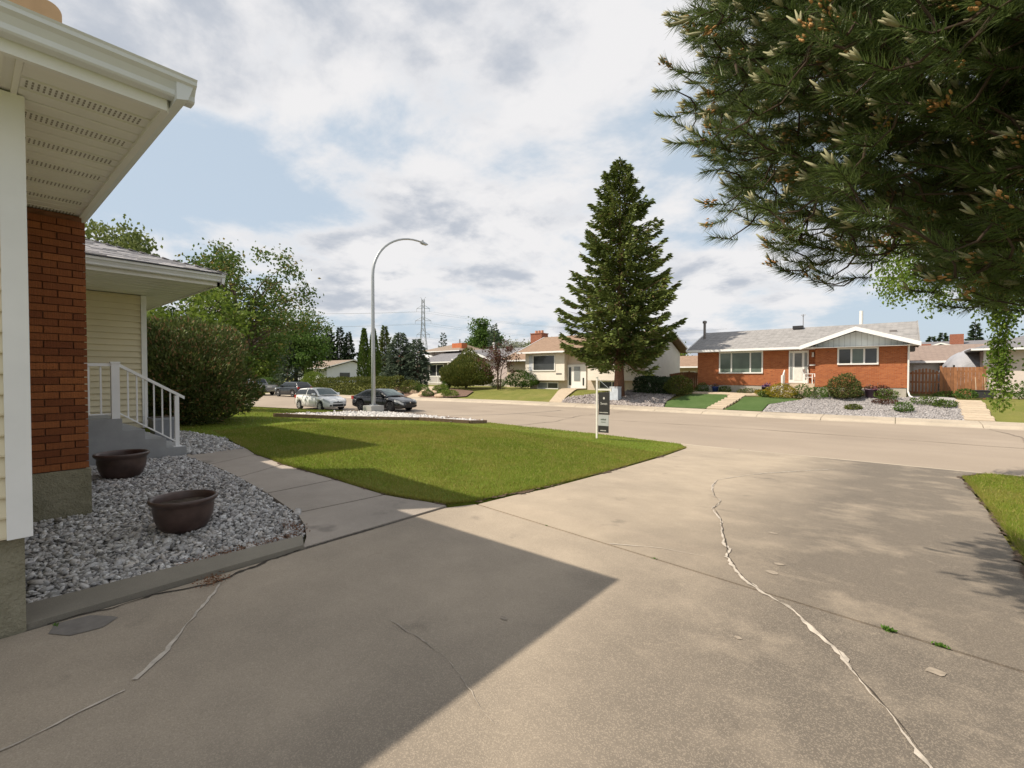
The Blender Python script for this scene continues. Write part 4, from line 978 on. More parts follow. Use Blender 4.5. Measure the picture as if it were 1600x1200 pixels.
# ---- distant white houses down the street
Wh = thing('white_house', 'distant bluish white low house left of the twin cedars', 'house')
MB().box(-90,-78.0,42,52,-0.8,2.7).build('wall', M_sidW, Wh); MB().prism_x([(42,2.7),(52,2.7),(47,4.1)],-78.2,-78.0).build('gable_wall', M_sidW, Wh)
gable_x(Wh,-90.5,-77.4,41.2,52.8,2.7,0.27,M_roofT); window(Wh,-84,-82,0.6,2.0,42.0,(-83,),[M_glass]*2)
MB().box(-77.99,-77.95,44.5,46.5,0.6,2.0).build('side_window', M_glass, Wh)
Wh2 = thing('white_house', 'distant plain white gable end beside the twin cedars', 'house')
MB().box(-84,-76,54,62,-0.8,3.1).build('wall', M_sidW, Wh2); MB().prism_y([(-84,3.1),(-76,3.1),(-80,4.6)][::-1],54,54.2).build('gable_wall', M_sidW, Wh2)
gable_y(Wh2,-84.6,-75.4,-80,4.6,3.0,3.0,53.4,62.5,M_roofC); chm = MB().box(-77.4,-76.6,57,58,3.2,5.6).build('chimney', M_brickC, Wh2)
window(Wh2,-79,-77.5,0.8,2.0,54,(),[M_glass])
# ---- garages behind the brick bungalow
E_ = thing('back_garage', 'low garage with tan roof seen between the ivory house and the brick bungalow', 'garage')
MB().box(-21,-15.0,53,59,-0.3,2.4).build('wall', M_stucC, E_); gable_x(E_,-21.5,-14.5,52.3,59.7,2.38,0.36,M_roofC)
window(E_,-18.6,-17.4,1.2,1.9,53.0,(),[M_glass])
F_ = thing('white_garage', 'white garage with dark brown roof behind the wooden gate', 'garage')
MB().box(-0.5,6.5,46,53,-0.3,2.5).build('wall', plain('white_stucco',(0.74,0.72,0.66),0.85), F_); gable_x(F_,-1.0,7.0,45.4,53.6,2.45,0.32,M_roofB)
MB().box(1.0,1.9,45.94,45.995,0.3,2.3).build('side_door', M_frame, F_)
Hh = thing('distant_house', 'distant pale house with two brick chimneys above the garage roof', 'house')
MB().box(2.5,14,102,112,0,6.0).build('wall', M_sidW, Hh); gable_x(Hh,1.8,15,101,113,5.9,0.2,M_roofA); gable_y(Hh,3.2,8.0,5.4,6.6,5.8,5.8,100.0,104,M_roofA,0.12)
window(Hh,4.3,5.2,4.9,5.7,102,(),[M_glass]); window(Hh,5.7,6.6,4.9,5.7,102,(),[M_glass])
MB().box(2.9,4.3,100.6,101.6,3,6.6).build('chimney', M_brickC, Hh); MB().box(6.7,8.3,103.4,104.6,5,8.2).build('chimney', M_brickC, Hh)
# ---- house at the right edge
G_ = thing('right_house', 'pale house at the right edge behind the hanging birch strands', 'house')
MB().box(4.05,15,39.0,48,0.55,3.0).build('wall', plain('pale_pink_stucco',(0.66,0.58,0.53),0.9,0.05,4,bump=0.3), G_); MB().box(4.1,15,39.05,48,-0.3,0.545).build('foundation', M_fdn, G_)
hip_roof(G_,3.4,16,38.3,49,3.0,0.33,M_roofA); window(G_,6.2,8.6,1.5,2.7,39.0,(7.4,),[M_glass]*2); MB().box(3.98,4.16,38.93,39.08,0.4,3.0).build('corner_board', M_frame, G_)

# ---- fences, gate, tarp tent
def board_fence(name, label, x0, x1, y, z0, zt, pitch, wgap, cat='fence', posts=(), rails=True):
    f = thing(name, label, cat); x = x0
    me = {}
    while x < x1-0.03:
        t = zt(x); MB().box(x, min(x+pitch-wgap, x1), y-0.012, y+0.012, z0, t).build('board', M_fence, f); x += pitch
    if rails:
        for zz in (z0+0.25, zt((x0+x1)/2)-0.30): MB().box(x0,x1,y+0.013,y+0.05,zz,zz+0.09).build('rail', M_fence, f)
    for p in posts: MB().box(p-0.055,p+0.055,y-0.02,y+0.09,z0-0.2,zt(p)+0.08).build('post', M_fence, f)
    return f
board_fence('wooden_fence','brown cedar fence panel between the two front houses',-15.3,-11.72,40.0,0.25,lambda x:1.70+0.12*math.sin((x+15)*1.3),0.15,0.012,posts=(-13.6,-11.85))
board_fence('wooden_fence','solid brown board fence right of the brick bungalow',2.02,4.0,37.5,0.30,lambda x:2.02,0.15,0.008,posts=(2.06,3.9))
gt = board_fence('arched_gate','brown slatted gate with an arched top beside the brick bungalow',0.58,1.98,37.45,0.40,lambda x:1.72+0.24*math.sin(math.pi*min(max((x-0.58)/1.4,0),1)),0.155,0.055,'gate',rails=False)
for zz in (0.45,1.08,1.62): MB().box(0.58,1.98,37.465,37.50,zz,zz+0.10).build('cross_rail', M_fence, gt)
tp = thing('tarp_shelter','rounded grey tarp shelter behind the wooden fence','shelter')
M_tarp = (lambda t: (t.bump(t.noise(2.2,5,0.6,dist=1.5),0.6,0.08), t.done(t.mix(t.rng(t.noise(1.2,5),0.3,0.7),(0.25,0.26,0.29),(0.37,0.38,0.42)),0.55,0,0.4))[1])(NT('grey_tarp'))
n = 18; prof = [(2.2+2.2*(1-math.cos(a)), 0.4+3.0*math.sin(a)**0.8) for a in np.linspace(0,math.pi,n)]
m = MB()
for y, kk in zip((41.0,41.1,41.5,42.2,43.5,45,46.5),(0.30,0.62,0.88,1.0,1.0,1.0,1.0)): m.v += [(4.4+(x-4.4)*(0.45+0.55*kk),float(y),0.4+(z-0.4)*kk+0.04*math.sin(y*3+x*4)) for x, z in prof]
for i in range(6):
    for k in range(n-1): m.f.append((i*n+k,i*n+k+1,(i+1)*n+k+1,(i+1)*n+k))
m.f.append(tuple(range(n))); m.build('cover', M_tarp, tp, True)
MB().tube([(2.85,40.9,0.3),(2.85,40.9,2.2)],0.05,8).build('pole', M_black, tp); MB().tube([(2.85,40.9,1.9),(2.45,40.9,1.5)],0.03,6).tube([(2.85,40.9,1.8),(3.4,40.9,1.5)],0.03,6).build('brace', M_black, tp)
# ---- yards across the street
M_gravfar = plain('far_grey_gravel',(0.36,0.34,0.335),0.95,0.25,14,bump=0.6,bscale=22)
tag(sheet('gravel_yard',[(-6.05,30.42),(2.55,30.65),(2.75,34.7),(2.0,37.2),(0.6,37.2),(0.52,35.3),(-4.05,35.25),(-4.55,33.8),(-6.05,32.2)],0.7,M_gravfar,0.0),kind='structure')
p = inv_pts([(-6.0,30.5),(2.5,30.7),(2.7,34.6),(0.5,35.2),(-4.1,35.2),(-4.5,33.8),(-6.0,32.2)],5200)
rock_cloud('gravel_yard_stones',np.stack([p[:,0],p[:,1],H(p[:,0],p[:,1])+0.01],1),rng.uniform(0.03,0.06,len(p)),mat_stone('far_stone',[(0.26,0.25,0.25),(0.42,0.40,0.40),(0.33,0.31,0.31)]),0.6,'grey gravel front yard of the brick bungalow')
GC = [(-20.3,30.3),(-12.0,30.35),(-12.5,31.9),(-12.6,34.4),(-15.3,36.4),(-17.8,34.6),(-20.8,32.2)]
tag(sheet('gravel_yard',GC,0.7,plain('far_mauve_gravel',(0.33,0.285,0.26),0.95,0.3,10,bump=0.6,bscale=18),0.0),kind='structure')
p = inv_pts(GC,4200); rock_cloud('river_stones',np.stack([p[:,0],p[:,1],H(p[:,0],p[:,1])+0.02],1),rng.uniform(0.05,0.11,len(p)),mat_stone('river_stone',[(0.30,0.26,0.25),(0.48,0.44,0.42),(0.24,0.21,0.21),(0.40,0.35,0.32)]),0.6,'mauve river stone bed under the tall spruce')
tag(sheet('bungalow_lawn',[(-11.95,30.42),(-9.35,30.42),(-9.0,32.2),(-8.95,34.0),(-9.2,34.7),(-11.7,34.5),(-12.4,31.9)],0.7,M_lawn_cool,0.02),kind='structure')
tag(sheet('bungalow_lawn',[(-8.2,30.42),(-6.1,30.42),(-6.1,32.2),(-4.6,33.7),(-5.6,34.2),(-7.9,34.1),(-7.9,32.2)],0.7,M_lawn_cool,0.02),kind='structure')
M_paver = plain('sandy_paver',(0.47,0.385,0.285),0.9,0.1,5,rand=0.2)
pv = tag(empty('stepping_path'),kind='structure')
for k in range(7):
    u = k/6; cx = -8.78+0.30*u; cy = 30.72+u*3.15
    sheet('paver',[(cx-0.48+0.02*k,cy-0.22),(cx+0.50,cy-0.24),(cx+0.50,cy+0.22),(cx-0.48,cy+0.23)],0.5,M_paver,0.05,0.1,pv)
sheet('path_slab',[(-11.6,34.75),(-8.0,34.55),(-6.4,34.9),(-5.75,35.0),(-5.75,35.35),(-6.5,35.3),(-8.2,35.1),(-11.6,35.4)],0.6,M_paver,0.05,0.1,pv)
sheet('path_slab',[(-8.95,34.02),(-7.95,34.02),(-7.9,34.5),(-8.9,34.7)],0.6,M_paver,0.052,0.1,pv)
pv2 = tag(empty('paver_path'),kind='structure')
for k in range(9):
    cy = 30.95+k*0.47; cx = 3.05+0.04*math.sin(k*2.1)
    sheet('paver',[(cx-0.50,cy-0.215),(cx+0.52,cy-0.215),(cx+0.50,cy+0.215),(cx-0.52,cy+0.215)],0.5,M_paver,0.04,0.1,pv2)
sheet('house_walk',[(-21.4,30.35),(-20.2,30.35),(-21.0,32.2),(-22.2,36.2),(-22.2,37.0),(-24.1,37.0),(-23.3,34.5)],0.7,M_paver,0.04,0.1,tag(empty('concrete_walk'),kind='structure'))
tag(sheet('rock_garden_soil',[(-40,27.6),(-36.5,28.4),(-33.2,29.0),(-31,30.5),(-32,32.5),(-38,33),(-44,32)],0.9,plain('red_mulch',(0.16,0.10,0.075),0.95,0.3,10),0.02),kind='structure')
sheet('garden_walk_slab',[(-37.0,28.2),(-35.6,28.6),(-37.0,31.5),(-38.4,33.5),(-39.4,33.2),(-38.4,31.0)],0.8,M_paver,0.05,0.1,tag(empty('garden_walk'),kind='structure'))
M_boulder = plain('sandstone_boulder',(0.48,0.36,0.25),0.9,0.25,3,bump=0.6,bscale=8)
def boulder(x, y, r, lab):
    bm = bmesh.new(); bmesh.ops.create_icosphere(bm, subdivisions=2, radius=r)
    for v in bm.verts: v.co = Vector((v.co.x*1.25, v.co.y, v.co.z*0.7))*random.uniform(0.82,1.12)
    me = bpy.data.meshes.new('boulder'); bm.to_mesh(me); bm.free(); o = link('boulder', me, M_boulder, None, (x,y,h1(x,y)+r*0.3),(0,0,random.random()*6))
    tag(o, lab, 'boulder', 'sandstone boulders in the rock garden')
for k in range(16):
    boulder(-40.5+random.random()*7.2, 28.9+random.random()*2.6, random.uniform(0.18,0.45), 'tan sandstone boulder in the rock garden before the grey house')
boulder(-33.3,29.25,0.42,'pale tan boulder beside the juniper at the street edge')
# utility box, pots
ub = thing('utility_box','pale grey utility pedestal standing beside the spruce trunk','utility box',(-16.35,31.9,h1(-16.35,31.9)))
MB().box(-0.34,0.34,-0.28,0.28,0,0.95).build('cabinet', plain('pedestal_grey',(0.50,0.55,0.60),0.5), ub); MB().box(-0.36,0.36,-0.30,0.30,0.95,1.02).build('cap', plain('pedestal_cap',(0.60,0.64,0.67),0.5), ub)
def flower_pot(x, y, r, col, lab, leaf=None):
    t = thing('flower_pot', lab, 'pot', (x,y,h1(x,y)+0.02)); MB().lathe([(0,0),(r*0.7,0),(r,r*1.5),(r*1.08,r*1.5),(r*1.08,r*1.7),(r*0.9,r*1.7),(r*0.85,r*1.4),(0,r*1.4)],20).build('pot', plain(lab[:14].replace(' ','_'),col,0.4), t, True)
    n = 90; C = rng.normal(size=(n,3))*[r*0.5,r*0.5,r*0.3]+[0,0,r*1.9]; link('flowers', leaf_mesh('flowers',C,rng.normal(size=(n,3)),r*0.5,r*0.35,leaf or M_weed), None, t)
M_pink = foliage('pink_flower',(0.30,0.08,0.14),(0.12,0.16,0.05)); M_viol = foliage('violet_flower',(0.16,0.08,0.22),(0.10,0.07,0.14))
flower_pot(-10.25,35.75,0.24,(0.03,0.06,0.22),'deep blue flower pot below the big window of the brick bungalow',M_pink)
flower_pot(-6.9,35.75,0.27,(0.05,0.03,0.05),'dark pot of violet flowers left of the bungalow porch',M_viol)
flower_pot(-6.15,35.5,0.20,(0.35,0.40,0.44),'pale grey garden ornament pot beside the porch rail',plain('white_top',(0.7,0.68,0.64)))
flower_pot(-1.15,34.9,0.30,(0.10,0.06,0.09),'purple brown urn beside the dark barberry shrub',M_pink)
bx_ = thing('planter_box','black low planter box by the fence end at the right','planter',(3.72,36.6,h1(3.72,36.6))); MB().box(-0.42,0.42,-0.2,0.2,0,0.38).box(-0.45,0.45,-0.23,0.23,0.38,0.44).build('box', M_black, bx_)
for x in (-0.25,0.12): MB().tube([(x,0,0.4),(x-0.04,0,1.15)],0.02,6).build('stake', plain('bare_stake',(0.55,0.42,0.30)), bx_)

# ---------------------------------------------------------------- parked vehicles
def car_paint(name, col, metal=0.0, rough=0.28):
    t = NT(name); t.b.inputs['Coat Weight'].default_value = 0.6; t.b.inputs['Coat Roughness'].default_value = 0.06
    return t.done(t.mix(t.rng(t.noise(1.2,4),0.3,0.7), dim(col,0.94), dim(col,1.05)), rough, metal, 0.5)
M_tyre = plain('tyre_rubber',(0.022,0.022,0.023),0.85); M_rim = plain('alloy_rim',(0.48,0.48,0.49),0.35,0.05,3,metal=0.6); M_rimd = plain('dark_rim',(0.06,0.06,0.062),0.4)
M_carglass = mat_glass('car_glass',(0.012,0.015,0.016),0.18); M_carglassl = mat_glass('car_windscreen',(0.10,0.14,0.14),0.05)
M_head = plain('headlight_lens',(0.55,0.57,0.58),0.15); M_tail = plain('tail_light',(0.35,0.02,0.015),0.25); M_trim = plain('black_trim',(0.025,0.025,0.026),0.55); M_chrome = plain('chrome',(0.6,0.6,0.6),0.15,metal=0.8)
M_plate = plain('plate',(0.6,0.6,0.58),0.5)
def wheel(par, x, y, r, w, side, rimmat):
    wt = empty('wheel', (x, y, r), 0, par); wt.rotation_euler = (0,0,0)
    ty = MB(); n = 28; prof = [(r*0.66,-w/2),(r*0.92,-w/2),(r,-w*0.34),(r,w*0.34),(r*0.92,w/2),(r*0.66,w/2)]
    for k in range(n):
        a = 2*math.pi*k/n
        for rr, yy in prof: ty.v.append((rr*math.cos(a), yy, rr*math.sin(a)))
    m = len(prof)
    for k in range(n):
        for j in range(m-1): ty.f.append((k*m+j, k*m+j+1, ((k+1)%n)*m+j+1, ((k+1)%n)*m+j))
    ty.build('tyre', M_tyre, wt, True)
    rm = MB(); o = side*w*0.42
    rm.v.append((0,o,0)); 
    for k in range(n): a = 2*math.pi*k/n; rm.v.append((r*0.20*math.cos(a), o, r*0.20*math.sin(a)))
    for k in range(n): rm.f.append((0,1+k,1+(k+1)%n))
    for q in range(7):
        a = 2*math.pi*q/7; u = Vector((math.cos(a),0,math.sin(a))); s = Vector((-math.sin(a),0,math.cos(a)))
        p = [u*r*0.12-s*r*0.085, u*r*0.12+s*r*0.085, u*r*0.68+s*r*0.12, u*r*0.68-s*r*0.12]
        rm.add([(v.x,o-0.012,v.z) for v in p]+[(v.x,o+0.012,v.z) for v in p],[(3,2,1,0),(4,5,6,7),(0,1,5,4),(1,2,6,5),(2,3,7,6),(3,0,4,7)])
    for k in range(n):
        a = 2*math.pi*k/n; b = 2*math.pi*(k+1)/n
        rm.add([(r*0.60*math.cos(a),o,r*0.60*math.sin(a)),(r*0.60*math.cos(b),o,r*0.60*math.sin(b)),(r*0.69*math.cos(b),o,r*0.69*math.sin(b)),(r*0.69*math.cos(a),o,r*0.69*math.sin(a))],[(0,1,2,3)])
    rm.build('rim', rimmat, wt)
    dk = MB(); dk.v.append((0,side*w*0.15,0))
    for k in range(n): a = 2*math.pi*k/n; dk.v.append((r*0.67*math.cos(a),side*w*0.15,r*0.67*math.sin(a)))
    for k in range(n): dk.f.append((0,1+k,1+(k+1)%n))
    dk.build('brake_disc', M_trim, wt)
def car(name, label, cat, loc, rz, L, W, Ht, wb, fx, wr, top, gh, belt, paint, rimmat, trimlow=0.0, bed=None, tailbox=None, glass_front=None, headz=0.62):
    """x forward, nose at +L/2. top = [(t,z_center,width factor)], gh = t of (screen foot, roof front, roof rear, rear foot)"""
    c = thing(name, label, cat, loc, rz, 'vehicles parked along the street'); hw = W/2
    T = np.array([p[0] for p in top]); ZT = np.array([p[1] for p in top]); WF = np.array([p[2] for p in top])
    xw = [L/2-fx, L/2-fx-wb]; st = np.unique(np.concatenate([np.linspace(0,1,45)]+[(L/2-(x+np.linspace(-wr*1.14,wr*1.14,15)))/L for x in xw])); st = st[(st>=0)&(st<=1)]
    zb0 = 0.20 if not bed else 0.36
    def zbot(x):
        z = zb0+0.06*max(0,abs(x)/(L/2)-0.85)/0.15
        for q in xw:
            d = abs(x-q); R = wr*1.13
            if d < R: z = max(z, wr+math.sqrt(max(R*R-d*d,0)))
        return z
    b = MB(); NS = 9
    for t in st:
        x = L/2-t*L; zt = float(np.interp(t,T,ZT)); w = hw*float(np.interp(t,T,WF)); z0 = min(zbot(x), zt-0.10)
        sh = zt-0.07
        zm = max(z0+0.02, (z0+sh)*0.5)
        for y, z in ((0,z0),(w*0.80,z0),(w*0.97,min(z0+0.06,sh-0.04)),(w,zm),(w*0.985,max(sh-0.08,zm)),(w*0.95,sh),(w*0.80,zt-0.012),(w*0.45,zt),(0,zt+0.005)): b.v.append((x,y,z))
    n = len(st); base = len(b.v); b.v += [(x,-y,z) for x,y,z in b.v]
    for i in range(n-1):
        for j in range(NS-1):
            b.f.append((i*NS+j,(i+1)*NS+j,(i+1)*NS+j+1,i*NS+j+1)); b.f.append((base+i*NS+j+1,base+(i+1)*NS+j+1,base+(i+1)*NS+j,base+i*NS+j))
    for i, rev in ((0,False),(n-1,True)):
        f = [i*NS+j for j in range(NS)]+[base+i*NS+j for j in range(NS-1,-1,-1)]; b.f.append(tuple(f[::-1] if rev else f))
    b.build('body', paint, c, True)
    xa, xf, xr, xc = [L/2-t*L for t in gh]; gwb = hw*0.93; gwt = hw*0.70
    def ztop(x):
        if x > xf: u = (xa-x)/(xa-xf); return belt+(Ht-0.035-belt)*(u**0.88)
        if x > xr: u = (xf-x)/(xf-xr); return Ht-0.035+0.035*4*u*(1-u)*0.9-0.02*u
        u = (x-xc)/(xr-xc); return belt+(Ht-0.055-belt)*(max(u,0)**0.8)
    def side(x, v, s, off=0.0):
        zt = ztop(x); f = (zt-belt)/(Ht-belt); wt = gwb-(gwb-gwt)*f; y = gwb+(wt-gwb)*v+0.025*math.sin(math.pi*v); return (x, s*(y+off), belt+(zt-0.03-belt)*v)
    def over(x, q, off=0.0):
        zt = ztop(x); f = (zt-belt)/(Ht-belt); wt = gwb-(gwb-gwt)*f; return (x+off*0.6*(1 if x > (xf+xr)/2 else -1), q*wt, zt-0.03+0.045*(1-q*q)+off)
    g = MB(); xs = np.unique(np.concatenate([np.linspace(xc,xa,30),[xf,xr]])); V = [0,0.25,0.5,0.75,1.0]; Q = [1,0.8,0.5,0.2,0,-0.2,-0.5,-0.8,-1]
    m = len(V)+len(Q)-2+len(V)
    for x in xs:
        g.v += [side(x,v,1) for v in V]+[over(x,q) for q in Q[1:-1]]+[side(x,v,-1) for v in V[::-1]]
    for i in range(len(xs)-1):
        for j in range(m-1): g.f.append((i*m+j,i*m+j+1,(i+1)*m+j+1,(i+1)*m+j))
    g.build('cabin', paint, c, True)
    def panel(nm, x0, x1, fn, v0, v1, mat, k=8):
        p = MB()
        for i in range(k+1):
            for j in range(5): p.v.append(fn(x0+(x1-x0)*i/k, v0+(v1-v0)*j/4))
        for i in range(k):
            for j in range(4): p.f.append((i*5+j,i*5+j+1,(i+1)*5+j+1,(i+1)*5+j))
        p.build(nm, mat, c, True)
    gf = glass_front or M_carglassl; d1 = xa-xf; mid = xf-(xf-xr)*0.42
    panel('windscreen', xa-d1*0.06, xf+d1*0.05, lambda x,q: over(x,q,0.012), -0.86, 0.86, gf); d2 = xr-xc
    panel('rear_window', xr-d2*0.06, xc+d2*0.15, lambda x,q: over(x,q,0.012), -0.82, 0.82, M_carglass)
    for s in (1,-1):
        panel('side_window', xa-d1*0.28, mid+0.04, lambda x,v: side(x,v,s,0.010), 0.08, 0.88, M_carglass)
        panel('side_window', mid-0.04, xc+d2*0.35, lambda x,v: side(x,v,s,0.010), 0.08, 0.86, M_carglass)
    for x in xw:
        for s in (1,-1): wheel(c, x, s*(hw-0.11), wr, 0.21, s, rimmat)
    zf = headz; xn = L/2
    for s in (1,-1):
        hl = MB(); NT_ = 7
        for i in range(NT_):
            tt = 0.004+0.115*i/(NT_-1); ww = hw*float(np.interp(tt,T,WF)); zt_ = float(np.interp(tt,T,ZT)); up = min(zf+0.03+0.16*i/(NT_-1), zt_-0.03)
            for j in range(3): hl.v.append((L/2-tt*L+0.010, s*(ww*0.985+0.012-0.02*j*0.5), up-0.13+0.065*j+0.02*i/(NT_-1)))
        for i in range(NT_-1):
            for j in range(2): hl.f.append((i*3+j,i*3+j+1,(i+1)*3+j+1,(i+1)*3+j))
        hl.build('headlight', M_head, c)
        MB().hexa([(xn-0.50,s*hw*0.93,zf+0.02),(xn-0.10,s*hw*0.62,zf-0.06),(xn-0.05,s*hw*0.40,zf-0.04),(xn-0.40,s*hw*0.70,zf),(xn-0.56,s*hw*0.955,zf+0.13),(xn-0.16,s*hw*0.70,zf+0.10),(xn-0.12,s*hw*0.45,zf+0.07),(xn-0.45,s*hw*0.72,zf+0.12)]).build('headlight_bowl', M_head, c)
        MB().box(xn-0.14,xn+0.012,s*hw*0.60-0.07,s*hw*0.60+0.05,0.30,0.40).build('fog_lamp', M_trim, c)
        MB().box(-L/2+0.02,-L/2+0.26,s*hw*0.80-0.10,s*hw*0.80+0.10,belt-0.24,belt-0.02).build('tail_light', M_tail, c)
        mr = MB(); mr.hexa([(xa-0.48,s*(gwb+0.0),belt+0.02),(xa-0.30,s*(gwb+0.0),belt+0.02),(xa-0.30,s*(gwb+0.20),belt+0.03),(xa-0.46,s*(gwb+0.20),belt+0.03),(xa-0.46,s*(gwb+0.02),belt+0.14),(xa-0.34,s*(gwb+0.02),belt+0.14),(xa-0.34,s*(gwb+0.18),belt+0.15),(xa-0.44,s*(gwb+0.18),belt+0.15)]); mr.build('wing_mirror', paint, c)
        for x in (xa-d1*0.32, mid, xc+d2*0.30):
            MB().box(x-0.006,x+0.006,s*hw*1.002-0.004,s*hw*1.002+0.004,0.36,belt-0.16).build('door_seam', M_trim, c)
        for x in (mid+0.22, xc+d2*0.30+0.25): MB().box(x-0.09,x+0.09,s*hw-0.01,s*hw+0.025,belt-0.17,belt-0.135).build('door_handle', paint, c)
        if trimlow: MB().box(-L/2+0.3,L/2-0.3,s*hw*0.985-0.02,s*hw*0.985+0.014,0.22,0.22+trimlow).build('sill_trim', M_trim, c)
    MB().box(xn-0.20,xn+0.014,-hw*0.46,hw*0.46,0.29,0.43).build('lower_grille', M_trim, c)
    MB().box(xn-0.24,xn+0.010,-hw*0.40,hw*0.40,zf-0.10,zf-0.05).build('upper_grille', M_trim, c)
    MB().lathe([(0,0),(0.05,0),(0.05,0.012),(0,0.012)],14).build('emblem', M_chrome, c, loc=(xn+0.004,0,zf-0.03), rot=(0,math.pi/2,0))
    MB().box(-L/2-0.012,-L/2+0.05,-0.26,0.26,belt-0.30,belt-0.14).build('licence_plate', M_plate, c)
    return c
white = car_paint('white_paint',(0.82,0.82,0.81)); black = car_paint('black_paint',(0.014,0.015,0.018),0.0,0.22); navy = car_paint('dark_slate_paint',(0.035,0.042,0.052),0.3); greyp = car_paint('grey_paint',(0.24,0.235,0.225),0.35)
hatch = [(0,0.62,0.66),(0.02,0.70,0.80),(0.07,0.78,0.92),(0.16,0.88,0.985),(0.27,0.97,1.0),(0.5,1.0,1.0),(0.8,1.03,1.0),(0.93,1.04,0.95),(0.98,1.0,0.88),(1.0,0.86,0.80)]
sedan = [(0,0.58,0.62),(0.015,0.65,0.78),(0.06,0.74,0.91),(0.15,0.84,0.985),(0.28,0.94,1.0),(0.5,0.98,1.0),(0.8,1.02,1.0),(0.92,1.03,0.95),(0.98,0.98,0.88),(1.0,0.78,0.82)]
suvp = [(0,0.70,0.70),(0.015,0.80,0.84),(0.05,0.92,0.93),(0.15,1.02,0.985),(0.27,1.08,1.0),(0.5,1.10,1.0),(0.8,1.12,1.0),(0.95,1.12,0.96),(1.0,0.95,0.88)]
truckp = [(0,0.95,0.80),(0.015,1.08,0.90),(0.05,1.16,0.96),(0.2,1.22,1.0),(0.3,1.24,1.0),(0.62,1.24,1.0),(0.63,1.20,1.0),(1.0,1.20,0.99)]
car('white_hatchback','small white hatchback parked behind the black car by the kerb','car',(-30.05,15.75,ROADZ+0.02),math.radians(4),3.95,1.70,1.48,2.49,0.80,0.30,hatch,(0.25,0.43,0.87,0.98),1.0,white,M_rim)
car('black_sedan','black sedan parked in front of the white hatchback behind the lamp','car',(-25.9,17.95,ROADZ+0.03),math.radians(9),4.55,1.80,1.44,2.70,0.90,0.33,sedan,(0.27,0.46,0.72,0.90),0.97,black,M_rimd)
car('dark_crossover','dark slate crossover seen from behind across the street','car',(-50.4,23.25,ROADZ+0.03),math.radians(188),4.45,1.82,1.64,2.63,0.88,0.35,suvp,(0.25,0.42,0.86,0.985),1.09,navy,M_rim,0.14,headz=0.80)
tk = car('pickup_truck','grey pickup truck parked at the far left of the street','truck',(-57.6,22.4,ROADZ+0.03),math.radians(184),5.80,2.02,1.94,3.56,0.98,0.41,truckp,(0.28,0.38,0.585,0.63),1.22,greyp,M_rim,bed=True,headz=0.92)
MB().box(-2.86,-0.82,-0.86,0.86,1.188,1.212).build('bed_floor', M_trim, tk)
MB().box(-3.02,-2.88,-0.95,0.95,0.50,0.66).build('rear_bumper', M_chrome, tk)

# ---------------------------------------------------------------- trees, shrubs, hedges
M_bark = plain('grey_brown_bark',(0.13,0.095,0.07),0.95,0.35,8,bump=0.8,bscale=22); M_barkr = plain('reddish_bark',(0.19,0.10,0.062),0.95,0.35,8,bump=0.8,bscale=18)
M_barkd = plain('dark_twig_bark',(0.055,0.036,0.024),0.95,0.3,20)
F_spruce = foliage('spruce_needles',(0.052,0.088,0.020),(0.215,0.255,0.062),(0.17,0.13,0.06),trans=0.15,p2=0.05,scale=0.5)
F_blue = foliage('blue_spruce_needles',(0.055,0.085,0.052),(0.145,0.185,0.125),None,trans=0.15,scale=0.6)
F_dark = foliage('dark_conifer',(0.022,0.045,0.018),(0.06,0.09,0.04),None,trans=0.15,scale=0.3)
F_cedar = foliage('cedar_spray',(0.045,0.09,0.014),(0.12,0.17,0.03),None,trans=0.2,scale=0.9)
F_olive = foliage('olive_cedar',(0.05,0.075,0.012),(0.14,0.155,0.03),(0.20,0.17,0.04),trans=0.2,p2=0.05,scale=0.9)
F_maple = foliage('maple_leaf',(0.050,0.098,0.018),(0.135,0.190,0.042),(0.22,0.18,0.055),trans=0.4,p2=0.10,scale=0.5)
F_lime = foliage('lime_leaf',(0.085,0.145,0.016),(0.19,0.245,0.042),None,trans=0.4,scale=0.7)
F_green = foliage('green_leaf',(0.05,0.11,0.02),(0.13,0.21,0.04),None,trans=0.35,scale=0.8)
F_birch = foliage('birch_leaf',(0.075,0.15,0.015),(0.22,0.30,0.045),None,trans=0.45,scale=1.5)
F_willow = foliage('willow_leaf',(0.09,0.13,0.03),(0.21,0.24,0.075),None,trans=0.35,scale=0.7)
F_pale = foliage('silver_leaf',(0.22,0.24,0.18),(0.38,0.40,0.31),None,trans=0.3,scale=0.5)
F_brown = foliage('bronze_shrub',(0.042,0.072,0.018),(0.145,0.165,0.045),(0.26,0.16,0.075),trans=0.2,p2=0.14,scale=0.9)
F_purple = foliage('purple_leaf',(0.055,0.022,0.020),(0.15,0.065,0.045),(0.10,0.10,0.04),trans=0.3,p2=0.15,scale=0.8)
F_gold = foliage('gold_leaf',(0.20,0.17,0.015),(0.38,0.30,0.03),None,trans=0.3)

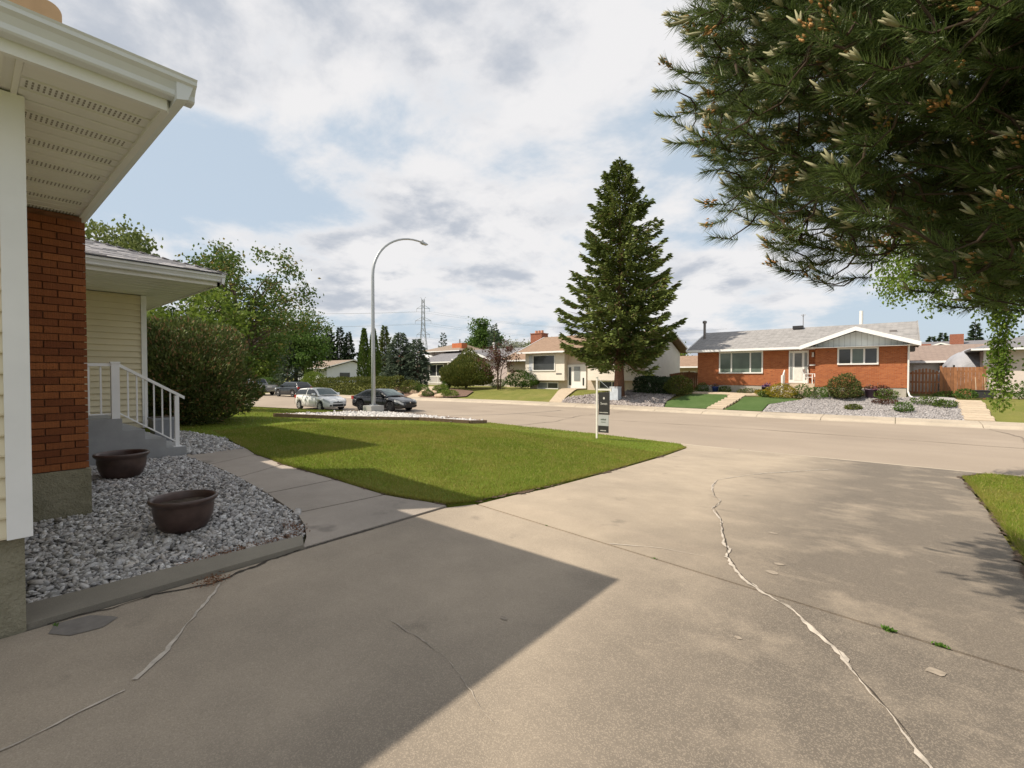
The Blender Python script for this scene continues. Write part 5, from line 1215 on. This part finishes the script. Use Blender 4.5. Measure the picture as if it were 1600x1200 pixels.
def conifer(name, label, x, y, h, R, mat, n_br=220, per=150, spray=0.34, w=0.11, clear=0.10, bark=None, droop=0.20, group=None, lift=0.55, power=0.8, cat='tree'):
    """trunk, whorled limbs that dip and lift at the tip, and flat sprays of needles along them"""
    z0 = h1(x, y); t = thing(name, label, cat, (x,y,z0), 0, group); bark = bark or M_bark
    tr = MB().tube([(0,0,-0.2),(0.03,0,h*0.12),(0,0.03,h*0.5),(0,0,h*0.97)],[h*0.023+0.04,h*0.017+0.02,h*0.010,0.012],10); tr.build('trunk', bark, t, True)
    C = []; A = []; LL = []; limbs = MB()
    for k in range(n_br):
        u = (k+rng.random())/n_br; zb = h*(clear+(0.985-clear)*u); rr = R*((1-u)**power)*(0.58+0.48*rng.random())+0.12
        if u < 0.20: rr *= 0.58+2.1*u
        a = k*2.39996+rng.normal(0,0.25); dx, dy = math.cos(a), math.sin(a); rise = 0.25*(u-0.35)+rng.normal(0,0.05)
        m = max(10, int(per*(0.18+0.82*(rr/R)**1.25))); s = rng.random(m)**0.62
        zz = zb+rr*(rise*s-droop*np.sin(math.pi*0.85*s)*1.0+droop*lift*s**3)
        wd = rr*0.26*(1.05-s)*np.minimum(1,s*4+0.15)+0.05; lat = rng.uniform(-1,1,m)*wd
        px_ = dx*s*rr-dy*lat; py_ = dy*s*rr+dx*lat; pz = zz-np.abs(lat)*0.25+rng.normal(0,0.035,m)-rng.random(m)**3*0.22
        C.append(np.stack([px_,py_,pz],1)); sg = np.sign(lat)*(0.35+0.5*rng.random(m))
        A.append(np.stack([dx*1.0-dy*sg, dy*1.0+dx*sg, rng.normal(-0.12,0.3,m)],1)); LL.append(np.full(m, spray)*rng.uniform(0.6,1.25,m)*(0.65+0.35*rr/R))
        if rr > 0.5 and k % 2 == 0: limbs.tube([(0,0,zb),(dx*rr*0.5,dy*rr*0.5,zb+rr*(rise*0.5-droop*0.95)),(dx*rr*0.92,dy*rr*0.92,zb+rr*(rise*0.92-droop*0.45))],[0.015+rr*0.012,0.012+rr*0.006,0.006],5,False)
    limbs.build('limbs', bark, t); C = np.concatenate(C); A = np.concatenate(A); LL = np.concatenate(LL)
    link('crown', leaf_mesh('crown', C, A, LL, w*(LL/spray), mat, 0.06), None, t); return t
def broadleaf(name, label, x, y, h, crown, mat, clumps=70, per=130, leaf=0.16, cr=0.75, trunk=0.16, stems=1, group=None, hang=0.0, bark=None, surf=0.55, cat='tree', zmin=0.15):
    """crown = (cx,cy,cz,rx,ry,rz) relative to the foot; leafy clumps spread through it, each carried by a limb"""
    z0 = h1(x, y); t = thing(name, label, cat, (x,y,z0), 0, group); cx,cy,cz,rx,ry,rz = crown; bark = bark or M_bark
    d = sphere_dirs(clumps); rad = rng.random(clumps)**surf; P = d*rad[:,None]*[rx,ry,rz]+[cx,cy,cz]; P[:,2] = np.maximum(P[:,2], zmin*h)
    tm = MB(); lm = MB()
    for s in range(stems):
        a = 6.28*s/stems+0.5; sp = 0.0 if stems == 1 else 0.5; top = (cx*0.6+sp*math.cos(a)*rx*0.5, cy*0.6+sp*math.sin(a)*ry*0.5, cz*0.95)
        tm.tube([(sp*0.25*math.cos(a),sp*0.25*math.sin(a),-0.15),(top[0]*0.4,top[1]*0.4,cz*0.45),top],[trunk*1.15,trunk*0.8,trunk*0.35],8)
    tm.build('trunk', bark, t, True)
    for p in P[:max(12,int(clumps*0.6))]:
        s = (cx*0.3*p[2]/cz, cy*0.3*p[2]/cz, max(cz*0.30, min(p[2]*0.62, cz*0.9))); m = ((s[0]+p[0])*0.5, (s[1]+p[1])*0.5, (s[2]+p[2])*0.5+0.12*rz)
        lm.tube([s,m,tuple(p)],[trunk*0.36,trunk*0.2,0.012],5,False)
    lm.build('limbs', bark, t)
    C = np.repeat(P,per,0)+rng.normal(size=(clumps*per,3))*np.array([cr,cr,cr*0.7])*rng.uniform(0.45,0.75,(clumps*per,1))
    A = rng.normal(size=C.shape); A[:,2] -= 0.35+hang
    if hang: C[:,2] -= rng.random(len(C))**2*hang
    link('crown', leaf_mesh('crown', C, A, leaf*rng.uniform(0.65,1.25,len(C)), leaf*0.62, mat, 0.08), None, t); return t
def shrub(name, label, x, y, r, mat, n=2500, leaf=0.10, up=0.3, lump=0.18, cat='shrub', group=None, lw=0.5, zb=0.0, shape=1.0, deep_f=0.22):
    """r=(rx,ry,h): a lumpy mound of leaves standing on the ground"""
    z0 = h1(x, y)+zb; t = thing(name, label, cat, (x,y,z0), 0, group); rx, ry, h = r
    d = sphere_dirs(n); K = sphere_dirs(26); amp = rng.uniform(0.3,1.0,26)
    near = (d@K.T); lm = (np.maximum(near-0.78,0)/0.22*amp[None]).max(1)
    rad = (1-lump+lump*1.5*lm)*(0.80+0.20*rng.random(n)**0.5)
    deep = rng.random(n) < deep_f; rad = np.where(deep, rad*rng.uniform(0.4,0.9,n), rad)
    zz = np.sign(d[:,2])*np.abs(d[:,2])**shape
    C = np.stack([d[:,0]*rad*rx, d[:,1]*rad*ry, h*0.34+np.where(zz>0,zz*0.66,zz*0.34)*rad*h],1); k = C[:,2] > 0.0; C = C[k]; d = d[k]
    A = d*0.9+rng.normal(0,0.55,C.shape); A[:,2] += up
    st = MB()
    for q in range(7): a = 6.28*q/7; st.tube([(0.03*math.cos(a),0.03*math.sin(a),-0.03),(rx*0.35*math.cos(a),ry*0.35*math.sin(a),h*0.45)],[0.012+0.008*h,0.006],5,False)
    st.build('stems', M_bark, t); link('foliage', leaf_mesh('foliage', C, A, leaf*rng.uniform(0.6,1.3,len(C)), leaf*lw, mat, 0.06), None, t); return t
def column(name, label, x, y, h, r, mat, n=3500, leaf=0.28, group=None, taper=1.6):
    z0 = h1(x, y); t = thing(name, label, 'tree', (x,y,z0), 0, group); u = rng.random(n)*0.985; a = rng.uniform(0,6.28,n)
    pr = r*np.minimum(1,(1-u)*taper)**0.75*(0.78+0.22*rng.random(n)); pr *= 1+0.14*np.sin(a*5+u*9)*np.sin(u*23)
    C = np.stack([pr*np.cos(a), pr*np.sin(a), u*h],1); A = np.stack([np.cos(a)*0.35, np.sin(a)*0.35, np.ones(n)],1)+rng.normal(0,0.25,(n,3))
    MB().tube([(0,0,-0.1),(0,0,h*0.8)],[0.10,0.03],7).build('trunk', M_bark, t); link('crown', leaf_mesh('crown', C, A, leaf*rng.uniform(0.7,1.3,n), leaf*0.4, mat, 0.05), None, t)

def hedge(label, a, b, w, hgt, mat, n, cat='hedge'):
    t = thing('hedge', label, cat); a = Vector(a); b = Vector(b); d = (b-a).normalized(); s = Vector((-d.y,d.x)); L = (b-a).length
    f = rng.random(n); u = rng.random(n)*L; q = rng.uniform(-0.5,0.5,n)*w; z = rng.random(n)*hgt
    top = f < 0.38; fr = (f >= 0.38) & (f < 0.86); z = np.where(top, hgt+rng.normal(0,0.05,n)+0.06*np.sin(u*2.3), z); q = np.where(fr, np.where(rng.random(n)<0.7,-0.5,0.5)*w+rng.normal(0,0.05,n)+0.05*np.sin(u*3.1+z*4), q)
    X = a.x+d.x*u+s.x*q; Y = a.y+d.y*u+s.y*q; C = np.stack([X,Y,H(X,Y)+z],1); A = rng.normal(size=(n,3)); A[:,2] += 0.6
    link('foliage', leaf_mesh('foliage', C, A, 0.16, 0.10, mat, 0.06), None, t)
    st = MB()
    for k in range(int(L/0.8)): p = a+d*(k*0.8+0.3); st.tube([(p.x,p.y,h1(p.x,p.y)-0.05),(p.x+0.1,p.y,h1(p.x,p.y)+hgt*0.9)],[0.03,0.01],5,False)
    st.build('stems', M_bark, t)
# the tall spruce across the street
conifer('spruce_tree','tall green spruce standing before the ivory house',-16.62,33.0,18.6,5.7,F_spruce,n_br=270,per=330,spray=0.46,w=0.16,clear=0.165,bark=M_barkr,droop=0.26,power=0.64,lift=0.10)
# left side of the picture
broadleaf('maple_tree','open crowned maple with dark limbs left of the street lamp',-29.6,10.4,9.8,(0.2,0.2,5.6,3.9,3.9,4.0),F_maple,clumps=150,per=95,leaf=0.20,cr=0.55,trunk=0.17,stems=3,surf=0.42)
broadleaf('lime_tree','yellow green leafy tree behind the bronze shrub',-23.6,6.6,5.4,(0,0,3.3,2.2,2.2,1.9),F_lime,clumps=46,per=110,leaf=0.20,cr=0.6,trunk=0.09)
shrub('bronze_shrub','big dark shrub with bronze shoots at the house corner',-16.0,4.15,(2.15,2.05,3.05),F_brown,n=42000,leaf=0.12,up=0.8,lump=0.42,lw=0.40,shape=0.9,deep_f=0.5)
broadleaf('willow_tree','weeping willow top showing above the wing roof',-33.5,5.6,10.6,(0.3,0,8.0,2.4,2.0,1.9),F_willow,clumps=46,per=150,leaf=0.24,cr=0.65,trunk=0.2,hang=1.6,surf=0.5)
for x, y, h, lab in [(-48.5,20.8-0.2,0,''),]: pass
broadleaf('street_tree','rounded green tree above the pickup truck',-63.0,29.5,10.5,(0,0,6.2,5.2,4.6,4.2),F_maple,clumps=95,per=95,leaf=0.34,cr=1.0,trunk=0.26,surf=0.5)
broadleaf('street_tree','spreading green tree left of the distant street lamp',-60.5,29.6,8.6,(0,0,5.0,3.4,3.4,3.2),F_green,clumps=75,per=90,leaf=0.32,cr=0.95,trunk=0.2,surf=0.5)
broadleaf('street_tree','dense green tree behind the maple at the far left',-52.0,15.5-5.5,7.8,(0,0,4.4,4.2,4.2,3.2),F_green,clumps=70,per=90,leaf=0.32,cr=0.95,trunk=0.2,surf=0.5)
for x, y, hh, m, lab in [(-72,29.5,9.5,F_green,'broad green tree behind the pickup truck'),(-80,33,10.5,F_maple,'tall green tree far down the street at the left'),(-68,26.5,6.0,F_lime,'low bright tree just left of the pickup truck roof'),(-96,36,11,F_green,'green tree at the far end of the street'),(-75,12.5-6,9.0,F_green,'green tree on the near side far down the street')]: broadleaf('street_tree',lab,x,y,hh,(0,0,hh*0.52,4.6,4.2,hh*0.46),m,clumps=70,per=80,leaf=0.42,cr=1.15,trunk=0.2,surf=0.5,group='trees down the street',zmin=0.04)
hedge('low dark hedge along the far end of the street',(-96,25.5),(-60.5,25.6),1.5,1.7,F_green,9000)
conifer('blue_spruce','blue grey spruce behind the dark crossover',-60.4,27.2,6.6,2.5,F_blue,n_br=90,per=70,spray=0.40,w=0.17,clear=0.04,group='blue spruces')
column('cedar_column','narrow bright cedar behind the dark crossover',-57.6,28.6,3.9,0.6,F_cedar,n=1200,leaf=0.3)
for k, (px_, py_, hh, rr, lab) in enumerate([(-89.8,49.0,11.2,3.2,'dark distant conifer farthest left above the white house'),(-88.2,50.4,11.4,3.0,'dark distant conifer in the middle above the white house'),(-86.9,51.6,10.3,2.6,'dark distant conifer right of its pair above the white house'),(-93,50.5,10.0,3.4,'dark distant conifer half hidden left of the white house'),(-84.6,53.4,7.0,2.3,'short dark distant conifer left of the twin cedars')]):
    conifer('distant_conifer',lab,px_,py_,hh,rr,F_dark,n_br=90,per=120,spray=0.6,w=0.28,clear=0.05,group='dark conifers far down the street')
column('cedar_column','left of the twin columnar cedars beside the lamp post',-55.4,35.2,7.5,0.85,F_cedar,n=2600,leaf=0.34,group='twin cedars'); column('cedar_column','right of the twin columnar cedars beside the lamp post',-54.2,35.9,7.5,0.85,F_cedar,n=2600,leaf=0.34,group='twin cedars')
conifer('small_spruce','dark pointed spruce right of the lamp post',-55.6,38.6,8.4,2.0,F_spruce,n_br=110,per=140,spray=0.42,w=0.18,clear=0.03,power=0.85)
conifer('juniper_tree','broad blue green juniper beside the grey house porch',-43.7,32.4,6.2,2.5,F_blue,n_br=150,per=75,spray=0.42,w=0.16,clear=0.02,droop=-0.18,power=0.55)
conifer('juniper_tree','shorter right half of the blue green junipers by the porch',-41.6,33.2,5.4,1.9,F_blue,n_br=120,per=70,spray=0.40,w=0.16,clear=0.02,droop=-0.18,power=0.55)
# hedge along the far pavement: a clipped box of leaves
hedge('long clipped green hedge along the pavement behind the black car',(-51.5,26.7),(-39.6,29.4),1.4,1.55,F_olive,11000)
shrub('round_bush','round yellow green bush at the left end of the long hedge',-54.4,27.6,(1.7,1.5,2.5),F_lime,n=3200,leaf=0.18,lump=0.2)
shrub('low_bush','low green bush at the right end of the long hedge',-38.6,29.9,(1.2,1.0,1.35),F_olive,n=1600,leaf=0.14)
for k, (x, y, rx, hh, m, lab) in enumerate([(-37.5,30.6,0.8,0.8,F_green,'leafy perennial clump in the rock garden beside the hedge'),(-35.6,31.4,0.9,0.7,F_lime,'bright green clump in the rock garden below the porch'),(-39.6,31.2,0.7,0.7,F_green,'dark green clump at the back of the rock garden'),(-34.0,30.4,0.75,0.6,F_cedar,'spreading juniper in the rock garden by the round cedar'),(-33.0,30.0,1.2,0.6,F_lime,'low spreading bright juniper at the street end of the rock garden'),(-35.2,29.4,0.7,0.55,F_cedar,'small round juniper left of the street end boulder'),(-36.2,32.6,0.55,0.8,F_green,'upright green clump before the porch')]):
    shrub('garden_shrub',lab,x,y,(rx,rx*0.8,hh),m,n=900,leaf=0.13,group='rock garden shrubs')
shrub('round_cedar','huge dark round cedar before the grey house',-34.6,34.0,(3.1,2.6,2.95),F_olive,n=14000,leaf=0.22,up=1.5,lump=0.30,lw=0.36); shrub('cedar_globe','upper rounded cedar crown rising behind the huge round cedar',-35.7,35.2,(2.3,2.0,4.05),F_olive,n=9000,leaf=0.22,up=1.0,lump=0.28,lw=0.36)
broadleaf('purple_tree','small purple leaved tree before the lilac grey house',-30.2,34.2,4.9,(0,0,3.0,2.2,2.0,1.8),F_purple,clumps=58,per=38,leaf=0.17,cr=0.36,trunk=0.06,stems=3,surf=0.6)
shrub('grassy_bush','pale green bush at the foot of the ivory house garage',-28.9,36.2,(1.9,1.2,1.7),F_green,n=2600,leaf=0.22,up=1.2,lw=0.3); shrub('low_bush','small dark bush under the purple tree',-31.6,35.6,(0.9,0.8,0.9),F_green,n=800,leaf=0.14)
broadleaf('poplar_tree','tall green poplar beyond the lilac grey house roof',-52.4,54.6,11.0,(0,0,6.2,1.9,1.9,4.6),F_green,clumps=75,per=90,leaf=0.36,cr=0.7,trunk=0.2); broadleaf('poplar_tree','shorter green poplar right of the tall poplar',-50.8,55.6,9.4,(0,0,5.2,2.1,1.9,4.0),F_green,clumps=70,per=90,leaf=0.36,cr=0.7,trunk=0.2)
conifer('grey_spruce','grey green spruce beyond the purple tree',-47.0,52.2,9.2,2.7,F_blue,n_br=80,per=70,spray=0.5,w=0.22,clear=0.05); column('small_cedar','rounded cedar between the two far roofs',-56.6,53.5,5.8,1.1,F_olive,n=1200,leaf=0.4)
broadleaf('silver_tree','pale silvery tree behind the ivory house garage',-44.0,54.8,6.9,(0,0,4.6,3.6,3.0,2.3),F_pale,clumps=60,per=80,leaf=0.32,cr=0.8,trunk=0.15); broadleaf('green_tree','bright green tree behind the ivory house chimney',-37.4,51.5,7.2,(0,0,4.6,2.0,2.0,2.6),F_lime,clumps=36,per=90,leaf=0.32,cr=0.7,trunk=0.15)
conifer('distant_conifer','dark conifer tip beside the transmission tower',-64.5,57.5,9.4,2.2,F_dark,n_br=60,per=50,spray=0.5,w=0.24,clear=0.1)
for x, y, hh, lab in [(-16.5,66,6.4,'green tree crown behind the tan garage roof'),(-2.0,62,3.6,'low green tree right of the brick bungalow roof'),(-26,70,6.0,'green tree far behind the ivory house roof')]: broadleaf('background_tree',lab,x,y,hh,(0,0,hh*0.6,3.2,2.5,hh*0.38),F_lime,clumps=30,per=80,leaf=0.36,cr=0.8,trunk=0.12,group='trees behind the houses')
for x, y, hh, lab in [(5.0,116,8.6,'left small dark conifer above the white garage roof'),(6.6,117,9.3,'right small dark conifer above the white garage roof'),(10.4,112,10.5,'dark conifer beyond the tarp shelter')]: conifer('distant_conifer',lab,x,y,hh,2.4,F_dark,n_br=70,per=90,spray=0.7,w=0.4,clear=0.05,group='small dark conifers at the right')
# shrubs before the ivory house and the bungalow
hedge('dark low juniper hedge before the ivory house corner',(-16.0,35.2),(-12.9,34.9),1.6,1.05,F_dark,4200); shrub('rounded_shrub','rounded dark green shrub left of the brick bungalow',-12.45,34.3,(1.1,0.95,1.45),F_olive,n=2800,leaf=0.13)
shrub('barberry_shrub','big dark bronze green barberry before the bungalow right window',-2.35,34.4,(0.92,0.85,1.45),F_brown,n=5000,leaf=0.11,lump=0.3); shrub('gold_shrub','golden green mound beside the bungalow porch steps',-5.75,34.3,(0.95,0.75,0.85),F_gold,n=1900,leaf=0.10)
for x, y, rx, hh, m, lab in [(-4.6,34.5,0.55,0.85,F_green,'round green shrub right of the porch steps'),(-3.85,34.3,0.7,0.75,F_green,'grassy green daylily clump before the bungalow wall'),(-3.2,34.8,0.6,0.75,F_green,'green clump left of the barberry'),(-0.62,35.0,0.5,0.8,F_purple,'small purple shrub near the bungalow right corner'),(-0.42,34.5,0.6,0.62,F_cedar,'green cushion before the small purple shrub'),(-0.46,33.5,0.65,0.25,F_purple,'flat reddish brown ground plant on the gravel'),(-1.8,31.9,0.38,0.25,F_olive,'small green tuft on the gravel near the sidewalk'),(0.32,31.8,0.45,0.5,F_green,'spiky green tuft on the gravel near the sidewalk'),(1.3,33.7,0.7,0.45,F_cedar,'low green juniper patch on the gravel'),(2.0,33.3,0.5,0.35,F_cedar,'smaller juniper patch beside the paver path'),(-11.2,35.8,0.48,0.7,F_green,'dark green clump at the left end of the bungalow'),(-9.6,35.8,0.45,0.45,F_cedar,'small green clump below the big window'),(-7.9,35.6,0.9,0.3,F_brown,'low brownish plants along the bungalow foundation'),(-6.9,35.1,0.6,0.28,F_gold,'low orange flowers before the violet pot'),(-6.7,34.3,0.4,0.35,F_cedar,'small green cushion beside the path bend'),(3.05,36.1,0.5,0.5,F_green,'green clump at the end of the paver path'),(2.35,36.9,0.7,0.3,F_green,'grass tuft at the foot of the board fence')]:
    shrub('garden_plant',lab,x,y,(rx,rx*0.8,hh),m,n=620,leaf=0.10,lump=0.25,group='small plants of the bungalow yard',cat='plant')
shrub('dark_bush','dark bush under the right edge house window',6.3,38.3,(1.6,0.6,0.9),F_green,n=1300,leaf=0.14)

# weeping birch at the right, strands of small leaves
def birch():
    bx, by = 4.6, 12.2; z0 = h1(bx, by); t = thing('birch_tree','weeping birch with hanging leafy strands at the right edge','tree',(bx,by,z0))
    MB().tube([(0,0,-0.1),(0.05,0,2.5),(0,0.1,5.5),(-0.2,0.2,8.2)],[0.16,0.13,0.09,0.03],10).build('trunk', plain('white_bark',(0.62,0.58,0.52),0.8,0.2,6), t, True)
    C = []; lm = MB(); tw = MB()
    # (x, y, top z, bottom z, spread, leaves) of each strand, in world metres
    S = []
    for k in range(150):
        a = rng.uniform(0,6.28); r = 3.6*rng.random()**0.6; S.append((bx+r*math.cos(a), by+r*math.sin(a), 4.8+rng.random()*2.6, 3.0+rng.random()*1.4, 0.13, 120))
    for k in range(105):
        x = rng.uniform(-0.3,2.6); y = rng.uniform(11.2,13.6); S.append((x, y, 4.4+rng.random(), 2.45+0.5*rng.random()+max(0,0.5-x*0.3), 0.12, 130))
    for cx, cy, bot, k in ((1.50,12.4,0.86,16),(2.02,12.6,1.0,12)):
        for q in range(k): S.append((cx+rng.normal(0,0.11), cy+rng.normal(0,0.11), 4.2, bot+rng.random()*0.6*(q>1), 0.06, 170))
    for x, y, zt, zb, sp, n in S:
        s = rng.random(n); C.append(np.stack([x+rng.normal(0,sp,n), y+rng.normal(0,sp,n), zb+(zt-zb)*s],1)-[bx,by,z0])
        tw.tube([(x-bx,y-by,zb-z0),(x-bx+0.04,y-by,zt-z0)],[0.0015,0.003],4,False)
    for k in range(26):
        x, y, zt = S[k*7 % len(S)][:3]; lm.tube([(0,0,2.6+0.17*k),((x-bx)*0.5,(y-by)*0.5,(zt-z0)+0.9),(x-bx,y-by,zt-z0)],[0.03,0.016,0.005],6,False)
    for k in range(5): lm.tube([(0,0,4.0+0.3*k),(-1.5,0.1*k,5.6+0.1*k),(-4.3+0.4*k,0.2*k-0.4,5.0)],[0.035,0.016,0.004],6,False)
    lm.build('limbs', M_bark, t); tw.build('twigs', M_bark, t); C = np.concatenate(C); A = rng.normal(0,0.6,C.shape); A[:,2] -= 0.9
    link('crown', leaf_mesh('crown', C, A, 0.062*rng.uniform(0.7,1.25,len(C)), 0.046, F_birch, 0.08), None, t)
birch()

# the pine that hangs into the picture: real needles on every shoot
F_pine = foliage('pine_needles',(0.045,0.080,0.022),(0.165,0.215,0.062),None,rough=0.4,trans=0.3,scale=1.2)
F_candle = foliage('pine_candle',(0.28,0.25,0.14),(0.38,0.38,0.23),None,rough=0.7,trans=0.1); F_cone = foliage('pollen_cone',(0.40,0.20,0.07),(0.52,0.30,0.12),None,rough=0.8,trans=0.1)
def pine():
    bx, by = 2.7, 4.3; z0 = h1(bx, by); t = thing('pine_tree','dark long needled pine overhanging the driveway from the right','tree',(bx,by,z0))
    MB().tube([(0,0,-0.15),(0.03,0,2.2),(0,0.05,5),(0,0,8.5)],[0.20,0.16,0.11,0.03],12).build('trunk', M_barkr, t, True)
    S1 = np.array([0.36,3.66,3.70]); R1 = 1.77; S2 = np.array([2.5,4.6,4.6]); R2 = 2.6
    pts = []; sc = []
    n1 = 4300; d = sphere_dirs(n1); pts.append(S1+d*(R1*rng.random((n1,1))**0.42)*(0.90+0.16*rng.random((n1,1))))
    n2 = 1000; d = sphere_dirs(n2); pts.append(S2+d*(R2*rng.random((n2,1))**0.35))
    n3 = 420; d = sphere_dirs(n3); pts.append(np.array([0.95,4.35,2.75])+d*([1.0,0.9,0.85]*rng.random((n3,1))**0.4))
    P = np.concatenate(pts); P = P[P[:,2] > 1.82+0.25*np.maximum(0, 0.6-P[:,0])]
    # ragged outline: drop shoots in a few pockets
    for _ in range(26):
        c = S1+sphere_dirs(1)[0]*R1*rng.uniform(0.85,1.05); k = np.linalg.norm(P-c,axis=1) > rng.uniform(0.18,0.36); P = P[k]
    n = len(P); org = np.array([bx,by,0])+np.stack([np.zeros(n),np.zeros(n),P[:,2]-0.35],1)
    ax = unit(P-org); ax[:,2] += 0.22; ax += rng.normal(0,0.28,ax.shape); ax = unit(ax)
    per = 125; AX = np.repeat(ax,per,0); PP = np.repeat(P,per,0); s = np.tile(np.linspace(0,1,per),n)+rng.normal(0,0.02,n*per)
    side = unit(np.cross(AX, rng.normal(size=AX.shape))); ang = np.radians(62-26*s+rng.normal(0,8,len(s)))[:,None]
    A = AX*np.cos(ang)+side*np.sin(ang); A[:,2] -= 0.10
    B = PP+AX*(s*0.17-0.14)[:,None]
    o = np.array([bx,by,z0]); link('needles', blade_mesh('needles', B-o, A, rng.uniform(0.065,0.108,len(B)), 0.0042, F_pine), None, t)
    tw = MB(); q = rng.permutation(n)
    rt = np.hypot(P[:,0]-bx, P[:,1]-by)                      # every shoot grows out of a neighbour nearer the trunk
    for i in range(n):
        p = P[i]; a = ax[i]; d2 = ((P-p)**2).sum(1); d2[rt > rt[i]-0.08] = 1e9; d2[d2 < 0.02] = 1e9; j = int(d2.argmin())
        if d2[j] > 0.6: continue
        tw.tube([tuple(P[j]-ax[j]*0.04-o),tuple((P[j]+p)*0.5-a*0.09-o),tuple(p-a*0.08-o),tuple(p+a*0.05-o)],[0.007,0.0055,0.004,0.003],5,False)
    tw.build('shoots', M_barkd, t)
    lm = MB()
    for i in q[:64]:
        p = P[i]-ax[i]*0.3-o; zz = p[2]*0.72+0.25; lm.tube([(0,0,zz),(p[0]*0.45,p[1]*0.45,zz+0.5*(p[2]-zz)+0.10),tuple(p)],[0.026,0.014,0.005],6,False)
    lm.build('limbs', M_barkd, t)
    cd = MB(); cn = MB()
    for i in range(n):
        p = P[i]+ax[i]*0.04-o; a = Vector(ax[i]); u = rng.random()
        if u < 0.68:
            for k in range(rng.integers(2,6)):
                b = (a+Vector(rng.normal(0,0.25,3))+Vector((0,0,0.35))).normalized(); L_ = rng.uniform(0.04,0.085); c0 = Vector(p)
                cd.tube([tuple(c0),tuple(c0+b*L_*0.5),tuple(c0+b*L_)],[0.005,0.007,0.002],6)
        if u < 0.17:
            for k in range(12):
                c0 = Vector(p)+a*rng.uniform(-0.05,0.01)+Vector(rng.normal(0,0.016,3)); cn.tube([tuple(c0-a*0.010),tuple(c0),tuple(c0+a*0.012)],[0.003,0.0065,0.003],5)
    cd.build('candles', F_candle, t, True); cn.build('pollen_cones', F_cone, t, True)
pine()

# ---------------------------------------------------------------- transmission tower and wires
def tower():
    tx, ty = -315.9, 258.7; t = thing('transmission_tower','steel lattice transmission tower far beyond the roofs','tower',(tx,ty,0.28)); M_lat = plain('lattice_steel',(0.26,0.28,0.31),0.6)
    m = MB(); Ht = 68.5; ca, sa = math.cos(0.69), math.sin(0.69)
    def R(x, y, z): return (x*ca-y*sa, x*sa+y*ca, z)
    def half(z): return 4.2*(1-z/46)+1.1 if z < 42 else 1.45-0.5*(z-42)/27
    zs = [0,9,18,26,33,38,43,48,53,58,63,67]
    for i in range(len(zs)-1):
        a, b = half(zs[i]), half(zs[i+1])
        cs = [(-1,-1),(1,-1),(1,1),(-1,1)]
        for k in range(4):
            p, q = cs[k], cs[(k+1)%4]; m.tube([R(p[0]*a,p[1]*a,zs[i]),R(p[0]*b,p[1]*b,zs[i+1])],0.22,4); m.tube([R(p[0]*a,p[1]*a,zs[i]),R(q[0]*b,q[1]*b,zs[i+1])],0.11,4); m.tube([R(q[0]*a,q[1]*a,zs[i]),R(p[0]*b,p[1]*b,zs[i+1])],0.11,4)
    m.build('mast', M_lat, t); ends = []
    for z, w in ((59,5.6),(48.5,6.8),(36.5,5.6)):
        c = MB()
        for s in (1,-1): c.tube([R(s*1.0,0,z),R(s*w,0,z)],0.16,4); c.tube([R(s*1.0,0,z+3.0),R(s*w,0,z)],0.14,4); c.tube([R(s*w,0,z),R(s*w,0,z-2.6)],0.13,4); ends.append(R(s*w,0,z-2.6))
        c.build('cross_arm', M_lat, t)
    pk = MB()
    for s in (1,-1): pk.tube([R(s*0.7,0,66.5),R(s*2.2,0,69)],0.13,4); ends.append(R(s*2.2,0,69))
    pk.build('peak', M_lat, t)
    lab = ['upper','middle','lower']
    for i, e in enumerate(ends[:6]):
        for sgn, side in ((1,'right'),(-1,'left')):
            w = MB(); d = 420; P = []
            for k in range(15): u = k/14; P.append((tx+e[0]+sgn*d*u*(-sa)*-1*0.62, ty+e[1]+sgn*d*u*0.78, 0.28+e[2]-4*9.0*u*(1-u)))
            w.tube(P, 0.055, 4, False); tag(w.build('power_line', M_lat), f'{lab[i//2]} power line running {side} from the tower, {"near" if i%2 else "far"} end of its arm','power line','power lines')
tower()

# ---------------------------------------------------------------- things stand at their own base
bpy.context.view_layer.update()
for o in list(COL.objects):
    if o.type == 'EMPTY' and o.parent is None and o.location.length < 1e-6 and 'label' in o:
        lo = Vector((1e9,)*3); hi = Vector((-1e9,)*3)
        for c in o.children_recursive:
            if c.type == 'MESH':
                for b in c.bound_box:
                    p = c.matrix_world @ Vector(b)
                    for i in range(3): lo[i] = min(lo[i], p[i]); hi[i] = max(hi[i], p[i])
        d = Vector(((lo.x+hi.x)/2, (lo.y+hi.y)/2, lo.z)); o.location = d
        for c in o.children: c.location = c.location-d
